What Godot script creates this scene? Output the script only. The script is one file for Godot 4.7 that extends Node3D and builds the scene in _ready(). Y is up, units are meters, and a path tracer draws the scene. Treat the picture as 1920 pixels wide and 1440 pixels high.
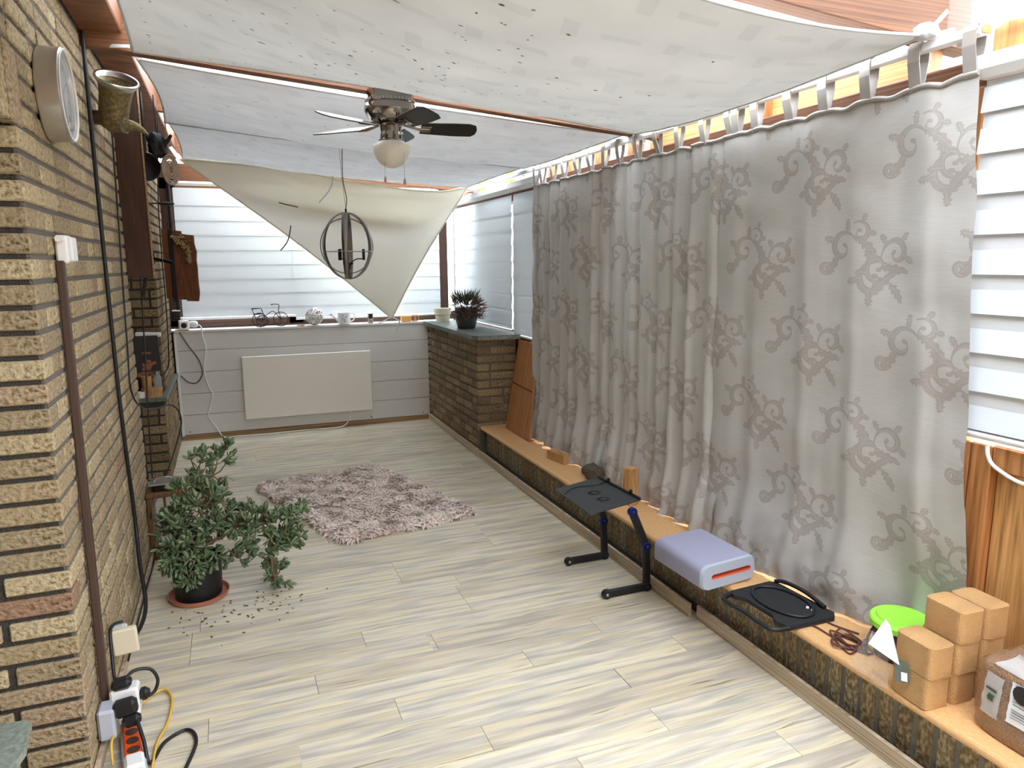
extends Node3D

var M := {}
var used := {}
var rng := RandomNumberGenerator.new()
const UP := Vector3.UP

func _ready() -> void:
	rng.seed = 4711
	setup_view()
	make_materials()
	build_floor()
	build_left_walls()
	build_back_wall()
	build_right_wall()
	build_roof()
	build_outside()
	build_sails()
	build_curtains()
	build_blinds()
	build_fan()
	build_pendant()
	build_heater()
	build_rug()
	build_jade_plant()
	build_bench_things()
	build_left_things()
	build_far_left_things()
	build_sill_things()
	build_cables()

# ---------------------------------------------------------------- camera, sky, exposure
func setup_view() -> void:
	var cam := Camera3D.new()
	cam.name = "camera"
	cam.fov = rad_to_deg(2.0 * atan(720.0 / 1335.0))
	cam.near = 0.02
	cam.far = 300.0
	add_child(cam)
	cam.transform = Transform3D(Basis(Vector3(0.93067, -0.00754, 0.36577), Vector3(0.06851, 0.98569, -0.15401), Vector3(-0.35938, 0.16839, 0.91787)).orthonormalized(), Vector3(0, 1.55, 0))
	cam.current = true
	var env := Environment.new()
	env.background_mode = Environment.BG_SKY
	var sky := Sky.new()
	var sm := ProceduralSkyMaterial.new()
	sm.sky_top_color = Color(0.93, 0.96, 1.0)
	sm.sky_horizon_color = Color(1.0, 1.0, 1.0)
	sm.ground_horizon_color = Color(0.62, 0.62, 0.60)
	sm.ground_bottom_color = Color(0.35, 0.35, 0.33)
	sm.sky_energy_multiplier = 1.0
	sky.sky_material = sm
	env.sky = sky
	env.background_energy_multiplier = 1.0
	env.tonemap_mode = Environment.TONE_MAPPER_LINEAR
	env.tonemap_exposure = 12.0
	env.sdfgi_enabled = true
	env.ssao_enabled = true
	env.ssil_enabled = true
	var we := WorldEnvironment.new()
	we.name = "environment"
	we.environment = env
	add_child(we)

# ---------------------------------------------------------------- node helpers
func numbered(n: String) -> String:
	used[n] = used.get(n, -1) + 1
	return n if used[n] == 0 else "%s_%03d" % [n, used[n]]

func tag(o: Node, label := "", category := "", group := "", kind := "") -> Node:
	if label: o.set_meta("label", label)
	if category: o.set_meta("category", category)
	if group: o.set_meta("group", group)
	if kind: o.set_meta("kind", kind)
	return o

func thing(called: String, label: String, category: String, at := Vector3.ZERO, turn := 0.0, group := "") -> Node3D:
	var o := Node3D.new()
	o.name = numbered(called)
	add_child(o)
	o.position = at
	o.rotation.y = turn
	tag(o, label, category, group)
	return o

func struct_root(called: String, label: String, category := "") -> Node3D:
	var o := Node3D.new()
	o.name = numbered(called)
	add_child(o)
	tag(o, label, category, "", "structure")
	return o

func meshed(called: String, mesh: Mesh, m: Material, parent: Node, t := Transform3D.IDENTITY) -> MeshInstance3D:
	var o := MeshInstance3D.new()
	o.mesh = mesh
	o.material_override = m
	o.name = numbered(called) if parent == self else called
	parent.add_child(o, true)
	o.transform = t
	return o

func obj(called: String, s: SurfaceTool, m: Material, parent: Node, t := Transform3D.IDENTITY) -> MeshInstance3D:
	return meshed(called, fin(s), m, parent, t)

func fin(s: SurfaceTool) -> ArrayMesh:
	s.generate_normals()
	return s.commit()

# ---------------------------------------------------------------- mesh helpers
func ST() -> SurfaceTool:
	var s := SurfaceTool.new()
	s.begin(Mesh.PRIMITIVE_TRIANGLES)
	s.set_smooth_group(-1)
	return s

func tri(s: SurfaceTool, a: Vector3, b: Vector3, c: Vector3, out: Vector3) -> void:
	if (b - a).cross(c - a).dot(out) > 0.0:
		s.add_vertex(a); s.add_vertex(c); s.add_vertex(b)
	else:
		s.add_vertex(a); s.add_vertex(b); s.add_vertex(c)

func quad(s: SurfaceTool, a: Vector3, b: Vector3, c: Vector3, d: Vector3, out: Vector3) -> void:
	tri(s, a, b, c, out)
	tri(s, a, c, d, out)

func T(at: Vector3, rot := Vector3.ZERO) -> Transform3D:
	return Transform3D(Basis.from_euler(rot), at)

# bevelled box
func bx(s: SurfaceTool, c: Vector3, size: Vector3, bv := 0.0, t := Transform3D.IDENTITY) -> void:
	var h := size * 0.5
	bv = minf(bv, minf(h.x, minf(h.y, h.z)) * 0.9)
	var p := func(axis: int, sg: Vector3) -> Vector3:
		var v := Vector3(sg.x * (h.x - bv), sg.y * (h.y - bv), sg.z * (h.z - bv))
		v[axis] = sg[axis] * h[axis]
		return t * (c + v)
	s.set_smooth_group(-1)
	for a in 3:
		var b := (a + 1) % 3
		var d := (a + 2) % 3
		for sa in [-1.0, 1.0]:
			var q := []
			for w in [[-1.0, -1.0], [1.0, -1.0], [1.0, 1.0], [-1.0, 1.0]]:
				var sg := Vector3.ZERO
				sg[a] = sa; sg[b] = w[0]; sg[d] = w[1]
				q.append(p.call(a, sg))
			var o := Vector3.ZERO
			o[a] = sa
			quad(s, q[0], q[1], q[2], q[3], t.basis * o)
		if bv > 0.0:
			for sa in [-1.0, 1.0]:
				for sb in [-1.0, 1.0]:
					var s1 := Vector3.ZERO
					var s2 := Vector3.ZERO
					s1[a] = sa; s1[b] = sb; s1[d] = -1.0
					s2[a] = sa; s2[b] = sb; s2[d] = 1.0
					var o := Vector3.ZERO
					o[a] = sa; o[b] = sb
					quad(s, p.call(a, s1), p.call(a, s2), p.call(b, s2), p.call(b, s1), t.basis * o)
	if bv > 0.0:
		for x in [-1.0, 1.0]:
			for y in [-1.0, 1.0]:
				for z in [-1.0, 1.0]:
					var sg := Vector3(x, y, z)
					tri(s, p.call(0, sg), p.call(1, sg), p.call(2, sg), t.basis * sg)

func box_mesh(size: Vector3, bv := 0.0) -> ArrayMesh:
	var s := ST()
	bx(s, Vector3.ZERO, size, bv)
	return fin(s)

func span(s: SurfaceTool, a: Vector3, b: Vector3, bv := 0.0) -> void:
	bx(s, (a + b) * 0.5, (b - a).abs(), bv)

# beam of rectangular section between two points
func beam(s: SurfaceTool, a: Vector3, b: Vector3, w: float, h: float, bv := 0.0, up := Vector3.UP) -> void:
	var z := (b - a).normalized()
	var x := up.cross(z).normalized()
	var y := z.cross(x)
	bx(s, Vector3.ZERO, Vector3(w, h, a.distance_to(b)), bv, Transform3D(Basis(x, y, z), (a + b) * 0.5))

func tube(s: SurfaceTool, pts: Array, r, n := 8) -> void:
	var m := pts.size()
	var rings := []
	var side := Vector3.ZERO
	for i in m:
		var d: Vector3 = (pts[mini(i + 1, m - 1)] - pts[maxi(i - 1, 0)]).normalized()
		if i == 0:
			side = (Vector3.UP if absf(d.y) < 0.9 else Vector3.RIGHT).cross(d).normalized()
		else:
			side = (side - d * side.dot(d)).normalized()
		var up := d.cross(side)
		var rr: float = r[i] if r is Array else r
		var ring := []
		for k in n:
			var a := TAU * k / n
			ring.append(pts[i] + (side * cos(a) + up * sin(a)) * rr)
		rings.append(ring)
	s.set_smooth_group(0)
	for i in m - 1:
		for k in n:
			var k2 := (k + 1) % n
			var mid: Vector3 = (rings[i][k] + rings[i + 1][k2]) * 0.5
			quad(s, rings[i][k], rings[i][k2], rings[i + 1][k2], rings[i + 1][k], mid - (pts[i] + pts[i + 1]) * 0.5)
	s.set_smooth_group(-1)
	for e in [0, m - 1]:
		var o: Vector3 = pts[0] - pts[1] if e == 0 else pts[m - 1] - pts[m - 2]
		for k in n:
			tri(s, pts[e], rings[e][k], rings[e][(k + 1) % n], o)

func curve(ctrl: Array, steps := 10) -> Array:
	var out := []
	for i in ctrl.size() - 1:
		var p0: Vector3 = ctrl[maxi(i - 1, 0)]
		var p1: Vector3 = ctrl[i]
		var p2: Vector3 = ctrl[i + 1]
		var p3: Vector3 = ctrl[mini(i + 2, ctrl.size() - 1)]
		for k in steps:
			out.append(p1.cubic_interpolate(p2, p0, p3, float(k) / steps))
	out.append(ctrl[-1])
	return out

# profile of Vector2(radius, height), turned about y
func lathe(s: SurfaceTool, prof: Array, n := 24, t := Transform3D.IDENTITY, sharp := false) -> void:
	for i in prof.size() - 1:
		s.set_smooth_group(i + 1 if sharp else 0)
		var a: Vector2 = prof[i]
		var b: Vector2 = prof[i + 1]
		var d := b - a
		for k in n:
			var f := TAU * k / n
			var g := TAU * (k + 1) / n
			var m := (f + g) * 0.5
			var out := Vector3(cos(m) * d.y, -d.x, sin(m) * d.y)
			var p := [t * Vector3(cos(f) * a.x, a.y, sin(f) * a.x), t * Vector3(cos(g) * a.x, a.y, sin(g) * a.x), t * Vector3(cos(g) * b.x, b.y, sin(g) * b.x), t * Vector3(cos(f) * b.x, b.y, sin(f) * b.x)]
			if a.x > 1e-5: tri(s, p[0], p[1], p[2], t.basis * out)
			if b.x > 1e-5: tri(s, p[0], p[2], p[3], t.basis * out)

# polygon in xy, extruded along z from 0 to depth
func prism(s: SurfaceTool, poly: PackedVector2Array, depth: float, t := Transform3D.IDENTITY) -> void:
	s.set_smooth_group(-1)
	var ix := Geometry2D.triangulate_polygon(poly)
	var v := func(p: Vector2, z: float) -> Vector3: return t * Vector3(p.x, p.y, z)
	for i in range(0, ix.size(), 3):
		for e in [[0.0, -1.0], [depth, 1.0]]:
			tri(s, v.call(poly[ix[i]], e[0]), v.call(poly[ix[i + 1]], e[0]), v.call(poly[ix[i + 2]], e[0]), t.basis * Vector3(0, 0, e[1] * signf(depth)))
	var cw := Geometry2D.is_polygon_clockwise(poly)
	for i in poly.size():
		var a := poly[i]
		var b := poly[(i + 1) % poly.size()]
		var o := Vector2((b - a).y, -(b - a).x) * (-1.0 if cw else 1.0)
		quad(s, v.call(a, 0.0), v.call(b, 0.0), v.call(b, depth), v.call(a, depth), t.basis * Vector3(o.x, o.y, 0))

# smooth sheet over u, v in 0..1 with texture coordinates
func sheet(s: SurfaceTool, nu: int, nv: int, f: Callable, out: Vector3, uv := Vector2.ONE) -> void:
	var g := []
	for j in nv + 1:
		var row := []
		for i in nu + 1:
			row.append(f.call(float(i) / nu, float(j) / nv))
		g.append(row)
	s.set_smooth_group(0)
	for j in nv:
		for i in nu:
			var q := [[i, j], [i + 1, j], [i + 1, j + 1], [i, j + 1]]
			for w in [[0, 1, 2], [0, 2, 3]]:
				var a: Vector3 = g[q[w[0]][1]][q[w[0]][0]]
				var b: Vector3 = g[q[w[1]][1]][q[w[1]][0]]
				var c: Vector3 = g[q[w[2]][1]][q[w[2]][0]]
				var order: Array = [w[0], w[2], w[1]] if (b - a).cross(c - a).dot(out) > 0.0 else w
				for k in order:
					s.set_uv(Vector2(float(q[k][0]) / nu, float(q[k][1]) / nv) * uv)
					s.add_vertex(g[q[k][1]][q[k][0]])

# rounded box of cloth, foam or pressed matter: superellipsoid
func lump(s: SurfaceTool, c: Vector3, r: Vector3, e := 0.35, n := 16, noise: FastNoiseLite = null, amp := 0.0, t := Transform3D.IDENTITY) -> void:
	var pw := func(x: float, k: float) -> float: return signf(x) * pow(absf(x), k)
	var f := func(u: float, v: float) -> Vector3:
		var th := TAU * u
		var ph := PI * (v - 0.5)
		var d := Vector3(pw.call(cos(ph), e) * pw.call(cos(th), e), pw.call(sin(ph), e), pw.call(cos(ph), e) * pw.call(sin(th), e))
		var k := 1.0
		if noise: k += amp * noise.get_noise_3dv((c + d * r) * 100.0)
		return t * (c + d * r * k)
	s.set_smooth_group(0)
	for j in n:
		for i in n * 2:
			var a: Vector3 = f.call(float(i) / (n * 2), float(j) / n)
			var b: Vector3 = f.call(float((i + 1) % (n * 2)) / (n * 2), float(j) / n)
			var d: Vector3 = f.call(float((i + 1) % (n * 2)) / (n * 2), float(j + 1) / n)
			var g: Vector3 = f.call(float(i) / (n * 2), float(j + 1) / n)
			var o := (a + b + d + g) * 0.25 - t * c
			if j > 0: tri(s, a, b, d, o)
			if j < n - 1: tri(s, a, d, g, o)

# ---------------------------------------------------------------- textures and materials
func fnoise(sd: int, freq: float, oct := 4, type := FastNoiseLite.TYPE_SIMPLEX_SMOOTH) -> FastNoiseLite:
	var n := FastNoiseLite.new()
	n.seed = sd
	n.frequency = freq
	n.noise_type = type
	n.fractal_octaves = oct
	return n

func img_tex(im: Image) -> ImageTexture:
	im.generate_mipmaps()
	return ImageTexture.create_from_image(im)

# tileable grey noise, stretched by squeezing x
func noise_img(w: int, h: int, sd: int, freq: float, lo: float, hi: float, sx := 1.0, oct := 5) -> Image:
	var n := fnoise(sd, freq, oct)
	var d := PackedByteArray()
	d.resize(w * h)
	for y in h:
		for x in w:
			# blend across the seam so that the pattern repeats
			var fx := float(x) / w
			var fy := float(y) / h
			var v := (n.get_noise_2d(x * sx, y) * (1.0 - fx) + n.get_noise_2d((x - w) * sx, y) * fx) * (1.0 - fy) + (n.get_noise_2d(x * sx, y - h) * (1.0 - fx) + n.get_noise_2d((x - w) * sx, y - h) * fx) * fy
			d[y * w + x] = clampi(int(255.0 * lerpf(lo, hi, clampf(v * 0.95 + 0.5, 0.0, 1.0))), 0, 255)
	return Image.create_from_data(w, h, false, Image.FORMAT_L8, d)

func ramp(g: Image, stops: Array) -> ImageTexture:
	var w := g.get_width()
	var h := g.get_height()
	var src := g.get_data()
	var d := PackedByteArray()
	d.resize(w * h * 3)
	var lut := []
	for i in 256:
		var f := i / 255.0
		var c: Color = stops[-1][1]
		for k in stops.size() - 1:
			if f <= stops[k + 1][0]:
				c = stops[k][1].lerp(stops[k + 1][1], clampf((f - stops[k][0]) / (stops[k + 1][0] - stops[k][0]), 0, 1))
				break
		lut.append(c)
	for i in w * h:
		var c: Color = lut[src[i]]
		d[i * 3] = c.r8; d[i * 3 + 1] = c.g8; d[i * 3 + 2] = c.b8
	return img_tex(Image.create_from_data(w, h, false, Image.FORMAT_RGB8, d))

func mat(c: Color, rough := 0.7, metal := 0.0, tex: Texture2D = null, scale = null, bump: Texture2D = null, depth := 0.0) -> StandardMaterial3D:
	var m := StandardMaterial3D.new()
	m.albedo_color = c
	m.roughness = rough
	m.metallic = metal
	if tex: m.albedo_texture = tex
	if bump:
		m.heightmap_enabled = true
		m.heightmap_texture = bump
		m.heightmap_scale = depth
	if scale != null:
		m.uv1_triplanar = true
		m.uv1_world_triplanar = true
		m.uv1_scale = scale if scale is Vector3 else Vector3.ONE * scale
	return m

func glassy(alpha: float, c := Color.WHITE) -> StandardMaterial3D:
	var m := mat(Color(c.r, c.g, c.b, alpha), 0.05)
	m.transparency = BaseMaterial3D.TRANSPARENCY_ALPHA
	return m

func cloth(c: Color, back: float, tex: Texture2D = null) -> StandardMaterial3D:
	var m := mat(c, 0.9, 0.0, tex)
	m.cull_mode = BaseMaterial3D.CULL_DISABLED
	m.metallic_specular = 0.2
	m.backlight_enabled = true
	m.backlight = Color(back, back, back)
	return m

func C(r: int, g: int, b: int) -> Color:
	return Color(r / 255.0, g / 255.0, b / 255.0)

func make_materials() -> void:
	var rough_g := noise_img(256, 256, 11, 0.045, 0.0, 1.0)
	var fine_g := noise_img(256, 256, 12, 0.12, 0.0, 1.0)
	var streak_g := noise_img(512, 512, 13, 0.055, 0.0, 1.0, 0.06)
	var rough_t := img_tex(rough_g)
	var fine_t := img_tex(fine_g)
	var streak_t := img_tex(streak_g)
	# brick faces: sandy, with dark pits and drag marks of their own
	var brick_c := ramp(rough_g, [[0.0, C(112, 100, 80)], [0.22, C(196, 184, 162)], [0.5, C(226, 218, 202)], [1.0, C(255, 251, 240)]])
	var tints := [C(196, 182, 153), C(184, 169, 141), C(206, 193, 165), C(176, 162, 138), C(188, 171, 148)]
	M.bricks = []
	for c in tints:
		M.bricks.append(mat(c, 0.95, 0.0, brick_c, Vector3(4, 5, 4), rough_t, 0.5))
	M.brick_red = mat(C(172, 142, 122), 0.95, 0.0, brick_c, Vector3(4, 5, 4), rough_t, 0.5)
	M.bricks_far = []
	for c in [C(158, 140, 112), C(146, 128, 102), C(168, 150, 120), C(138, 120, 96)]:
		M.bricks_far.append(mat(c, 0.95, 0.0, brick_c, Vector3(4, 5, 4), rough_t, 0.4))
	var wash := ramp(rough_g, [[0.0, C(120, 108, 88)], [0.45, C(166, 152, 126)], [0.6, C(196, 188, 172)], [1.0, C(232, 232, 226)]])
	M.bricks_low = []
	for c in [C(222, 210, 184), C(212, 199, 172), C(226, 218, 200), C(204, 191, 168)]:
		M.bricks_low.append(mat(c, 0.95, 0.0, wash, Vector3(5, 3, 5), rough_t, 0.4))
	M.mortar = mat(C(142, 136, 128), 1.0, 0.0, ramp(fine_g, [[0.0, C(170, 170, 170)], [1.0, C(250, 250, 250)]]), 6.0, fine_t, 0.4)
	M.mortar_pale = mat(C(188, 186, 178), 1.0, 0.0, ramp(fine_g, [[0.0, C(150, 150, 146)], [1.0, C(250, 250, 250)]]), 9.0, fine_t, 0.4)
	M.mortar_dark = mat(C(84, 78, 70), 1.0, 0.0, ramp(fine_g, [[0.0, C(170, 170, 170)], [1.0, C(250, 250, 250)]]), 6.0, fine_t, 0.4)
	var wood_c := ramp(streak_g, [[0.0, C(160, 140, 118)], [0.4, C(212, 200, 182)], [0.7, C(238, 230, 218)], [1.0, C(255, 251, 244)]])
	# grain along x, y or z: the texture is stretched along its own x, so the two other axes are squeezed
	var gx := Vector3(0.5, 4.0, 4.0)
	M.beam_x = mat(C(128, 86, 55), 0.6, 0.0, wood_c, gx)
	var plank_y := img_tex(rotated(streak_g))
	var wood_y := ramp(rotated(streak_g), [[0.0, C(160, 140, 118)], [0.4, C(212, 200, 182)], [0.7, C(238, 230, 218)], [1.0, C(255, 251, 244)]])
	M.beam_y = mat(C(70, 40, 25), 0.5, 0.0, wood_y, Vector3(2.2, 2.2, 2.2))
	M.beam_z = mat(C(126, 82, 52), 0.6, 0.0, wood_c, Vector3(3.0, 3.0, 0.5))
	M.pine_y = mat(C(232, 184, 124), 0.45, 0.0, wood_y, Vector3(1.6, 1.2, 1.6))
	M.pine_red = mat(C(206, 150, 96), 0.45, 0.0, wood_y, Vector3(1.6, 1.2, 1.6))
	M.pale_z = mat(C(232, 198, 140), 0.6, 0.0, wood_c, Vector3(2.0, 3.0, 0.6))
	M.bench = mat(C(236, 192, 138), 0.38, 0.0, ramp(fine_g, [[0.0, C(226, 214, 200)], [1.0, C(255, 252, 248)]]), Vector3(3, 3, 1.5))
	M.board = mat(C(198, 142, 90), 0.5, 0.0, wood_y, Vector3(1.3, 0.9, 1.3))
	M.block = mat(C(214, 172, 118), 0.6, 0.0, wood_y, Vector3(3, 3, 3))
	M.rustic = mat(C(124, 78, 44), 0.75, 0.0, wood_y, Vector3(3, 3, 3), streak_t, 0.3)
	M.lantern_wood = mat(C(150, 116, 78), 0.7, 0.0, wood_y, Vector3(4, 4, 4))
	M.rail_dark = mat(C(88, 62, 46), 0.6, 0.0, wood_c, gx)
	M.strip = mat(C(176, 148, 110), 0.6, 0.0, wood_c, gx)
	M.baseboard = mat(C(218, 206, 188), 0.5, 0.0, wood_c, Vector3(4, 6, 0.6))
	M.grey_panel = mat(C(212, 211, 208), 0.55)
	M.white_paint = mat(C(236, 237, 238), 0.5)
	M.heater = mat(C(238, 235, 226), 0.45)
	M.slate = mat(C(126, 132, 124), 0.55, 0.0, ramp(rough_g, [[0.0, C(170, 174, 168)], [1.0, C(255, 255, 252)]]), 3.0, rough_t, 0.2)
	M.pane = glassy(0.08, Color(0.95, 0.98, 1.0))
	M.roof_sheet = glassy(0.22, Color(0.95, 0.97, 1.0))
	M.blind = cloth(C(232, 240, 245), 0.19)
	M.sheer = cloth(C(226, 228, 229), 0.38)
	M.cream = cloth(C(238, 231, 206), 0.46)
	M.sail = cloth(C(236, 236, 232), 0.40, sail_texture(21))
	M.sail_plain = cloth(C(236, 236, 236), 0.38, sail_texture(22))
	M.hem = cloth(C(206, 208, 208), 0.3)
	var dm := damask()
	M.curtain = mat(Color.WHITE, 0.42, 0.0, dm[0])
	M.curtain.cull_mode = BaseMaterial3D.CULL_DISABLED
	M.curtain.roughness_texture = dm[1]
	M.curtain.roughness = 1.0
	M.curtain.metallic = 0.12
	M.curtain.backlight_enabled = true
	M.curtain.backlight = Color(0.12, 0.11, 0.10)
	M.tab = mat(C(176, 170, 164), 0.45, 0.3)
	M.planks = []
	for k in 6:
		M.planks.append(mat([C(229, 220, 204), C(222, 213, 197), C(234, 226, 210), C(226, 219, 205), C(219, 209, 192), C(231, 224, 209)][k], 0.42, 0.0, plank_texture(40 + k)))
	M.steel = mat(C(190, 188, 184), 0.28, 1.0)
	M.brushed = mat(C(206, 204, 200), 0.32, 1.0)
	M.pendant = mat(C(146, 140, 136), 0.35, 1.0)
	M.chrome = mat(C(150, 142, 134), 0.14, 1.0)
	M.brass = mat(C(172, 160, 126), 0.5, 0.55, ramp(rough_g, [[0.0, C(130, 120, 100)], [1.0, C(255, 252, 240)]]), 5.0)
	M.black = mat(C(24, 24, 26), 0.45)
	M.black_matt = mat(C(30, 31, 33), 0.8)
	M.tray = mat(C(62, 64, 66), 0.5, 0.3)
	M.blue_anodised = mat(C(32, 40, 120), 0.35, 0.6)
	M.iron = mat(C(34, 28, 26), 0.6, 0.3)
	M.white = mat(C(238, 238, 236), 0.4)
	M.cream_plastic = mat(C(226, 216, 190), 0.45)
	M.grey_plastic = mat(C(186, 192, 204), 0.4)
	M.brown_plastic = mat(C(74, 54, 44), 0.5)
	M.orange = mat(C(232, 84, 30), 0.4)
	M.yellow = mat(C(226, 182, 74), 0.5)
	M.cord_brown = mat(C(98, 58, 48), 0.55)
	M.grey_cord = mat(C(98, 90, 82), 0.6)
	M.leaf = mat(C(94, 114, 80), 0.45)
	M.leaf_pale = mat(C(130, 146, 108), 0.45)
	M.stem = mat(C(116, 92, 66), 0.8)
	M.soil = mat(C(52, 40, 32), 1.0)
	M.pot = mat(C(14, 14, 15), 0.5)
	M.terracotta = mat(C(178, 112, 86), 0.75)
	M.aloe = mat(C(74, 62, 54), 0.6)
	M.aloe_green = mat(C(78, 92, 60), 0.55)
	M.aloe_red = mat(C(120, 80, 72), 0.6)
	M.dry = mat(C(98, 78, 56), 0.9)
	M.dried_flower = mat(C(150, 128, 88), 0.95)
	M.foam = mat(C(164, 164, 188), 0.75)
	M.foam_edge = mat(C(176, 186, 200), 0.6)
	M.salmon = mat(C(236, 118, 84), 0.6)
	M.lime = mat(C(158, 232, 70), 0.35)
	M.purple = mat(C(66, 34, 60), 0.4)
	var saw_c := ramp(fine_g, [[0.0, C(206, 190, 168)], [1.0, C(255, 252, 246)]])
	M.sawdust = mat(C(240, 198, 144), 0.95, 0.0, saw_c, 9.0, fine_t, 0.5)
	M.pellet = mat(C(206, 166, 126), 0.9, 0.0, ramp(noise_img(256, 256, 15, 0.2, 0.0, 1.0), [[0.0, C(120, 96, 76)], [0.5, C(214, 200, 184)], [1.0, C(255, 250, 244)]]), 5.0, fine_t, 0.9)
	M.film = glassy(0.16)
	M.film.roughness = 0.12
	M.bag_film = glassy(0.5, C(236, 238, 240))
	M.bag_film.roughness = 0.2
	M.paper = mat(C(244, 246, 250), 0.5)
	M.frosted = mat(C(232, 228, 216), 0.35)
	M.dial = mat(C(150, 156, 152), 0.25)
	M.glass = glassy(0.14)
	M.stone = mat(C(120, 110, 98), 0.8, 0.0, ramp(rough_g, [[0.0, C(120, 112, 100)], [1.0, C(255, 252, 246)]]), 8.0, rough_t, 0.8)
	M.wicker = mat(C(168, 150, 132), 0.85)
	M.rug = mat(C(252, 240, 229), 0.95)
	M.rug.vertex_color_use_as_albedo = true
	M.rug_base = mat(C(206, 184, 168), 1.0)
	M.ground = mat(C(128, 130, 116), 1.0)
	M.house = mat(C(190, 172, 150), 1.0)

func rotated(g: Image) -> Image:
	var r := g.duplicate() as Image
	r.rotate_90(CLOCKWISE)
	return r

# laminate board: pale washed oak with long grey streaks and a few dark splits
func plank_texture(sd: int) -> ImageTexture:
	var w := 768
	var h := 128
	var a := fnoise(sd, 0.03, 4)
	var b := fnoise(sd + 100, 0.012, 3)
	var c := fnoise(sd + 200, 0.03, 3)
	var d := PackedByteArray()
	d.resize(w * h * 3)
	for y in h:
		for x in w:
			var warp := b.get_noise_2d(x * 0.25, y * 0.5) * 10.0
			var g := a.get_noise_2d(x * 0.07, (y + warp) * 0.9) * 0.5 + 0.5
			var f := a.get_noise_2d(x * 0.12 + 900, (y + warp * 1.2) * 4.0) * 0.5 + 0.5
			var tone := b.get_noise_2d(x * 0.22 + 500, y * 1.3 + 300) * 0.5 + 0.5
			var dark := smoothstep(0.66, 0.82, c.get_noise_2d(x * 0.09, (y + warp * 1.4) * 2.0 + 77) * 0.5 + 0.5) * smoothstep(0.40, 0.62, tone)
			var v := 0.87 + 0.11 * smoothstep(0.2, 0.75, g) + 0.06 * (f - 0.5)
			v = v * (1.0 - 0.30 * dark) - 0.09 * (1.0 - smoothstep(0.28, 0.55, tone))
			var warm := clampf((tone - 0.40) * 0.8, 0.0, 0.2) + 0.12 * dark + 0.05 * (1.0 - g)
			var edge := 1.0
			var i := (y * w + x) * 3
			d[i] = clampi(int(255 * v * edge * (1.0 + warm * 0.10)), 0, 255)
			d[i + 1] = clampi(int(255 * v * edge * (1.0 + warm * 0.02)), 0, 255)
			d[i + 2] = clampi(int(255 * v * edge * (1.0 - warm * 0.30)), 0, 255)
	return img_tex(Image.create_from_data(w, h, false, Image.FORMAT_RGB8, d))

# sun-bleached sheet: faint woven rectangles, mould specks
func sail_texture(sd: int) -> ImageTexture:
	var n := 1024
	var f := fnoise(sd, 0.006, 4)
	var d := PackedByteArray()
	d.resize(n * n)
	for y in n:
		for x in n:
			d[y * n + x] = int(255.0 * (0.90 + 0.035 * f.get_noise_2d(x, y)))
	var im := Image.create_from_data(n, n, false, Image.FORMAT_L8, d)
	im.convert(Image.FORMAT_RGB8)
	var r := RandomNumberGenerator.new()
	r.seed = sd
	for k in 130:
		var i := k % 13
		var j := k / 13
		var c := Vector2i(int((i + 0.5 + 0.25 * (j % 2)) * n / 13.0), int((j + 0.5) * n / 10.0))
		var sz := Vector2i(62, 18) if (i + j) % 2 == 0 else Vector2i(24, 46)
		for y in sz.y:
			for x in sz.x:
				var px := c + Vector2i(x + int(y * 0.25), y) - sz / 2
				if px.x >= 0 and px.y >= 0 and px.x < n and px.y < n:
					im.set_pixelv(px, im.get_pixelv(px) * Color(0.968, 0.972, 0.972))
	for k in (230 if sd == 21 else 40):
		var p := Vector2(r.randfn(0.32, 0.2), r.randf_range(0.1, 1.0))
		if k % 5 == 0: p = Vector2(r.randf(), r.randf_range(0.3, 1.0))
		p = p.clamp(Vector2(0.03, 0.03), Vector2(0.97, 0.97)) * n
		var l := r.randf_range(1.0, 3.6) * (2.0 if k % 29 == 0 else 1.0)
		var wd := r.randf_range(0.8, 2.0) * (1.6 if k % 29 == 0 else 1.0)
		var dark := r.randf_range(0.35, 0.8)
		var ang := r.randf_range(-0.4, 0.6)
		for y in range(-9, 10):
			for x in range(-9, 10):
				var q := Vector2(x, y).rotated(-ang)
				var e := (q.x * q.x) / (l * l) + (q.y * q.y) / (wd * wd)
				var px := Vector2i(p) + Vector2i(x, y)
				if e < 1.6 and px.x >= 0 and px.y >= 0 and px.x < n and px.y < n:
					var m := 1.0 - dark * clampf(1.6 - e, 0, 1)
					im.set_pixelv(px, im.get_pixelv(px) * Color(m, m * 0.99, m * 0.96))
	return img_tex(im)

# ---- woven scroll-and-leaf pattern: colour and roughness of one repeat
const DW := 640
const DH := 800
func fill_poly(m: PackedByteArray, poly: Array, val: int) -> void:
	var lo := 1e9
	var hi := -1e9
	for p in poly:
		lo = minf(lo, p.y)
		hi = maxf(hi, p.y)
	for y in range(int(floor(lo)), int(ceil(hi)) + 1):
		var xs := []
		for i in poly.size():
			var a: Vector2 = poly[i]
			var b: Vector2 = poly[(i + 1) % poly.size()]
			if (a.y <= y) != (b.y <= y):
				xs.append(a.x + (y - a.y) / (b.y - a.y) * (b.x - a.x))
		xs.sort()
		for k in range(0, xs.size() - 1, 2):
			for x in range(int(ceil(xs[k])), int(floor(xs[k + 1])) + 1):
				m[posmod(y, DH) * DW + posmod(x, DW)] = val

func dab(m: PackedByteArray, p: Vector2, r: float, val: int) -> void:
	var k := int(ceil(r))
	for y in range(-k, k + 1):
		for x in range(-k, k + 1):
			if x * x + y * y <= r * r:
				m[posmod(int(p.y) + y, DH) * DW + posmod(int(p.x) + x, DW)] = val

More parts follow.
